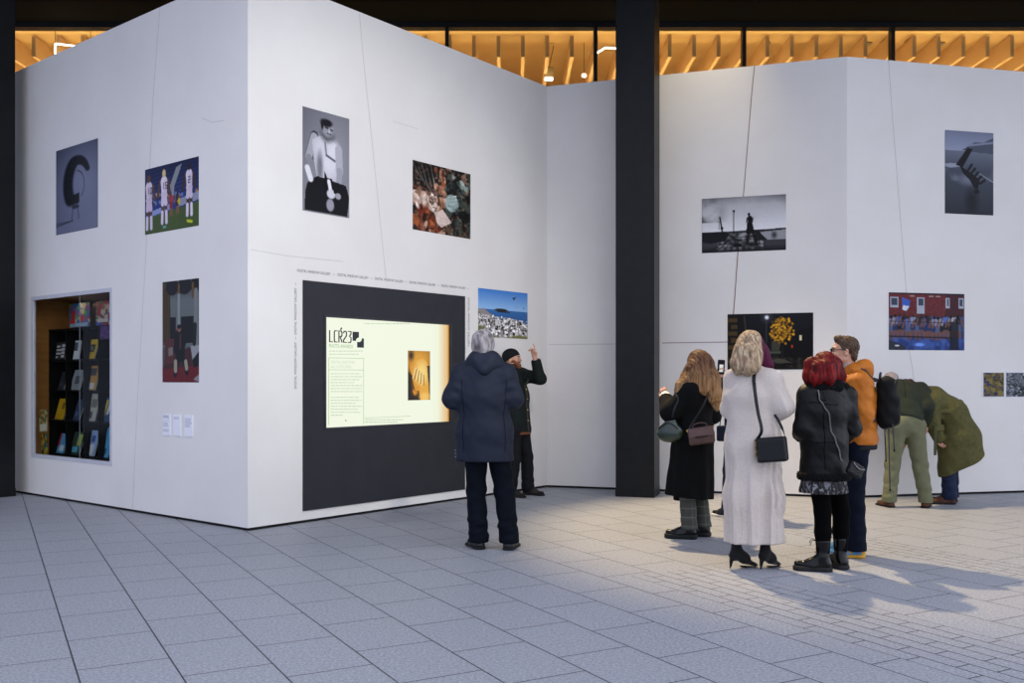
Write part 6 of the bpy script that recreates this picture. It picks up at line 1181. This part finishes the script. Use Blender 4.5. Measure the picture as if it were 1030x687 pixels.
mb.tube([P(-.009, .103, .012), P(0, .107, .014), P(.009, .103, .012)], .0026, 6); gl_ = p.mb(mb, 'glasses', M_GLF, sm=True)
for q in (-1, 1): p.mb(MB().poly([P(q * .033 + .022 * math.cos(x), .1005, .008 + .016 * math.sin(x)) for x in np.linspace(0, 2 * math.pi, 13)[:-1]], R @ np.array((0, .001, 0))), 'lens', M_GLASS, gl_)
# backpack
M_PACK = mat('black_backpack_nylon', '08090a', '0d0e10', .8, 24, bump=.3, bscale=120); M_PACKG = mat('grey_pack_strap', '26282d', '303238', .6, 20)
c = che + b7 * .235 + (0, 0, -.035) + r7 * .03; t = thing('backpack', 'black backpack with hanging straps on the back of the orange jacket', 'backpack', c - (0, 0, .24)); o = np.array(t.location); R = np.stack([r7, f7, UP], 1)
F = Field(c - .42, c + .42, .0065); F.box(c, (.12, .07, .20), .065, R, .02); F.box(c - f7 * .055 - UP * .06, (.09, .04, .11), .035, R, .03); F.disp(wav(.004, 28)); pk = F.mesh('pack_body', M_PACK, t, o)
for s_ in (-1, 1): q0 = c - f7 * .128 - UP * .0; MB().tube(spline([c + R @ np.array((s_ * .10, -.06, .15)), c + R @ np.array((s_ * .05, -.075, .175)), c + R @ np.array((0, -.08, .18))], 5), .004, 6).build('zip', M_PACKG, t, off=o)
MB().tube(spline([c + R @ np.array((-.03, .05, .18)), c + R @ np.array((-.02, .045, .222)), c + R @ np.array((.02, .045, .222)), c + R @ np.array((.03, .05, .18))], 5), .008, 8).build('carry_handle', M_PACKG, t, off=o, sm=True)
for s_ in (-1, 1):
    sh = J['sl' if s_ < 0 else 'sr']; top = nk + r7 * s_ * .105 + (0, 0, -.03)
    strap(jack, [c + R @ np.array((s_ * .07, .065, .17)), top + b7 * .09 + (0, 0, .0), top + f7 * .02 + (0, 0, .05), top + f7 * .15 - (0, 0, .12), top + f7 * .13 - (0, 0, .24) + r7 * s_ * .06, c + R @ np.array((s_ * .11, .07, -.13))], .024, .008, .008, 6).build('shoulder_strap', M_PACKG, t, off=o)
for q, (x, y, l) in enumerate(((-.10, -.02, .50), (-.085, .01, .28), (-.10, -.05, .20))):
    a = c + R @ np.array((x, y, -.16)); MB().tube([a, a + (0.004, -.006, -l * .5), a + (.010, -.004, -l)], 0, 6, (.006, .002), [(.3, -1, 0)] * 3).build('loose_strap', M_PACKG, t, off=o); MB().box(a + (.010, -.004, -l), (.014, .006, .02)).build('strap_end', M_PACK, t, off=o, bevel=.003)

# ----------------------------------------------------------------- 8 man bending down to read, olive jacket and green trousers
M_OLIVEJ = mat('dark_olive_jacket', '1e241d', '262c22', .75, 12, bump=.3, bscale=180, bdist=.001); M_CHINO = mat('sage_green_chinos', '5e6049', '696b53', .82, 14, bump=.25, bscale=220, bdist=.001); M_BRSHOE = mat('brown_suede_shoe', '4a2e22', '5a3a2b', .65, 20)
Y = 10.3; f8 = nrm((-.12, 1, 0)); r8 = frame(f8)[1]; pel = W(911, 424, Y + .02); nk = W(905, 390, Y + .42); che = pel * .38 + nk * .62 + (0, 0, .03)
J = dict(pel=pel, che=che, nk=nk, sl=W(889, 393, Y + .30), sr=W(926, 393, Y + .30), hl=pel - r8 * .10 + (0, 0, -.05), hr=pel + r8 * .10 + (0, 0, -.05), el=W(889, 414, Y + .5), wl=W(899, 424, Y + .62), er=W(933, 409, Y + .12), wr=W(931, 427, Y + .16),
         kl=W(897.5, 468, Y + .04), kr=W(925.5, 468, Y + .02), al=G(894.5, Y + .02, .09), ar=G(931, Y - .02, .09)); J['tl'] = J['al'] * (1, 1, 0) + nrm((-.18, .95, 0)) * .17; J['tr'] = J['ar'] * (1, 1, 0) + nrm((.45, .85, 0)) * .17
p = Person('person bending forward in a dark olive jacket and sage green trousers', G(912, Y), f8, J, 1.76)
hd = W(896.5, 386.2, Y + .56); R = Rm((-.25, 1), -.75); P = p.body(hd, R, brow=M_GREYHAIR, vox=.007)
p.trousers(M_CHINO, .108, .080, .072, hip=.122, stack=.014, fold=.005)
p.shoe('l', M_BRSHOE, M_SOLE, .285); p.shoe('r', M_BRSHOE, M_SOLE, .285)
F = p.field([J[q] for q in ('sl', 'sr', 'el', 'er', 'wl', 'wr', 'nk', 'pel')], .2, .008); ux = nrm(nk - pel)
F.cone(J['sl'], J['sr'], .088, .088, .06); F.cone(nk - ux * .03, che, .115, .152, .07, 1.5, p.r); F.cone(che, pel - ux * .02, .152, .142, .06, 1.40, p.r)
for q in 'lr': F.cone(J['s' + q], J['e' + q], .085, .072, .05); F.cone(J['e' + q], J['w' + q] + (J['e' + q] - J['w' + q]) * .1, .072, .058, .03)
F.disp(wav(.004, 16, .2)); F.disp(wav(.0015, 40, 1.)); F.clip(pel - ux * .025, -ux, .01); jack = F; jk = p.add(F, 'jacket', M_OLIVEJ)
Fh = p.field([pel], .26, .007); Fh.cone(pel + ux * .025, pel - ux * .02, .146, .140, .02, 1.30, p.r); Fh.clip(pel - ux * .04, -ux); Fh.clip(pel + ux * .03, ux); Fh.disp(lambda X, Yy, Z: .002 * np.sin(220 * X)); p.add(Fh, 'ribbed_hem', M_OLIVEJ, jk)
pts = [jack.snap(pel * (1 - t_) + nk * t_ + (0, -.05, .2), .001) for t_ in np.linspace(.2, .95, 12)]; p.mb(MB().tube(pts, .002, 5), 'back_seam', M_TIGHTS, jk)
Fa = p.field([hd], .17, .006); Fa.ell(P(0, -.022, .040), (.084, .098, .090), R, .02); Fa.ell(P(0, -.062, -.04), (.064, .042, .05), R, .03); Fa.clip(P(0, .06, .06), R @ np.array((0, 1, -.7)), .02); Fa.disp(lambda X, Yy, Z: .003 * np.sin(120 * X + 60 * Z)); p.add(Fa, 'hair', mat('thin_grey_hair', '8f8484', 'a89c9a', .6, 40, bump=.4))

# ----------------------------------------------------------------- 9 person in a long olive wool coat, bent low
M_OLIVEC = mat('olive_wool_coat', '4a4829', '565433', .92, 26, bump=.5, bscale=160, bdist=.0015, spec=.2)
Y = 10.62; f9 = nrm((-.97, .22, 0)); r9 = frame(f9)[1]; pel = W(960, 424, Y); nk = W(921, 397, Y + .12); che = W(938, 402, Y + .05)
J = dict(pel=pel, che=che, nk=nk, sl=W(936, 405, Y - .10), sr=W(927, 402, Y + .24), hl=pel - r9 * .085 + (.0, 0, -.06), hr=pel + r9 * .085 + (.0, 0, -.06), el=W(938.5, 428, Y - .16), wl=W(944, 440, Y - .12), er=W(920, 430, Y + .25), wr=W(912, 442, Y + .28),
         al=G(955, Y - .05, .09), ar=G(957, Y + .14, .09)); J['kl'] = W(954, 468, Y - .05); J['kr'] = W(957, 468, Y + .12)
for q in 'lr': J['t' + q] = J['a' + q] * (1, 1, 0) + nrm((-.98, .12, 0)) * .17
p = Person('person bending low in a long olive wool coat and blue jeans', G(955, Y), f9, J, 1.68)
hd = W(913.5, 393, Y + .20); R = Rm((-.9, .4), -.8); P = p.body(hd, R, brow=M_BROWNHAIR, vox=.007, female=True)
p.trousers(M_JEANS, .085, .078, .080, stack=.010, fold=.005, hip=.09)
p.shoe('l', M_BRSHOE, M_SOLE, .28, .048); p.shoe('r', M_BRSHOE, M_SOLE, .28, .048)
F = p.field([J[q] for q in ('sl', 'sr', 'el', 'er', 'wl', 'wr', 'nk', 'pel')] + [W(988, 456, Y), W(950, 480, Y)], .26, .008)
F.cone(J['sl'], J['sr'], .082, .08, .06); F.cone(nk + (.03, 0, 0), che, .10, .135, .07, 1.2, p.r); F.cone(che, W(957, 416, Y), .135, .158, .07, 1.22, p.r); F.cone(W(957, 416, Y), W(966, 440, Y), .165, .20, .07, 1.1, p.r); F.cone(W(966, 440, Y), W(970, 462, Y), .20, .215, .06, 1.05, p.r); F.cone(W(957, 440, Y), W(955, 478, Y), .15, .12, .06, 1.3, p.r)
F.cone(J['sl'], J['el'], .082, .074, .08); F.cone(J['el'], J['wl'], .078, .066, .03); F.cone(J['sr'], J['er'], .08, .07, .05); F.cone(J['er'], J['wr'], .07, .06, .03)
F.disp(wav(.005, 15, .9)); ha, hb_ = W(951, 476.5, Y), W(989, 455.5, Y); hdn = nrm(np.cross(hb_ - ha, (0, 1, 0))); hdn = hdn if hdn[2] < 0 else -hdn; F.clip(ha, hdn, .008); coat9 = F; ck = p.add(F, 'coat', M_OLIVEC)
b0 = [coat9.snap(W(x, y, Y - .3 + dz), .003) for x, y, dz in ((968.5, 401.5, .25), (966, 405, .1), (960, 410, .0), (952, 415, .0), (945, 420, .0), (941, 424, .02))]; p.mb(MB().tube(spline(b0, 5), 0, 8, (.024, .006), [coat9.grad(q) for q in spline(b0, 5)]), 'belt', M_OLIVEC, ck)
tl_ = W(941, 437, Y - .26); p.mb(MB().tube([tl_ + (0, 0, .1), tl_, W(940.5, 458, Y - .25)], 0, 6, (.018, .005), [(.2, -1, 0)] * 3), 'belt_tail', mat('dark_belt_lining', '3a3d2a', '45482f', .85, 20), ck)
Fp = p.field([W(946, 432, Y - .2)], .14, .006); Fp.box(coat9.snap(W(948.5, 431, Y - .28), .002), (.055, .012, .035), .01, Rm((-.3, 1))); p.add(Fp, 'pocket_flap', M_OLIVEC, ck)
Fa = p.field([hd], .2, .006); Fa.ell(P(0, -.020, .034), (.088, .104, .098), R, .02); Fa.ell(P(0, -.05, -.05), (.078, .06, .09), R, .05); Fa.cone(W(915, 386, Y + .10), W(926, 390, Y + .06), .05, .025, .04); Fa.ell(P(0, .09, -.03), (.058, .06, .09), R, .02, 'sub'); Fa.disp(lambda X, Yy, Z: .004 * np.sin(90 * X + 20 * Z)); p.add(Fa, 'hair', M_BROWNHAIR)
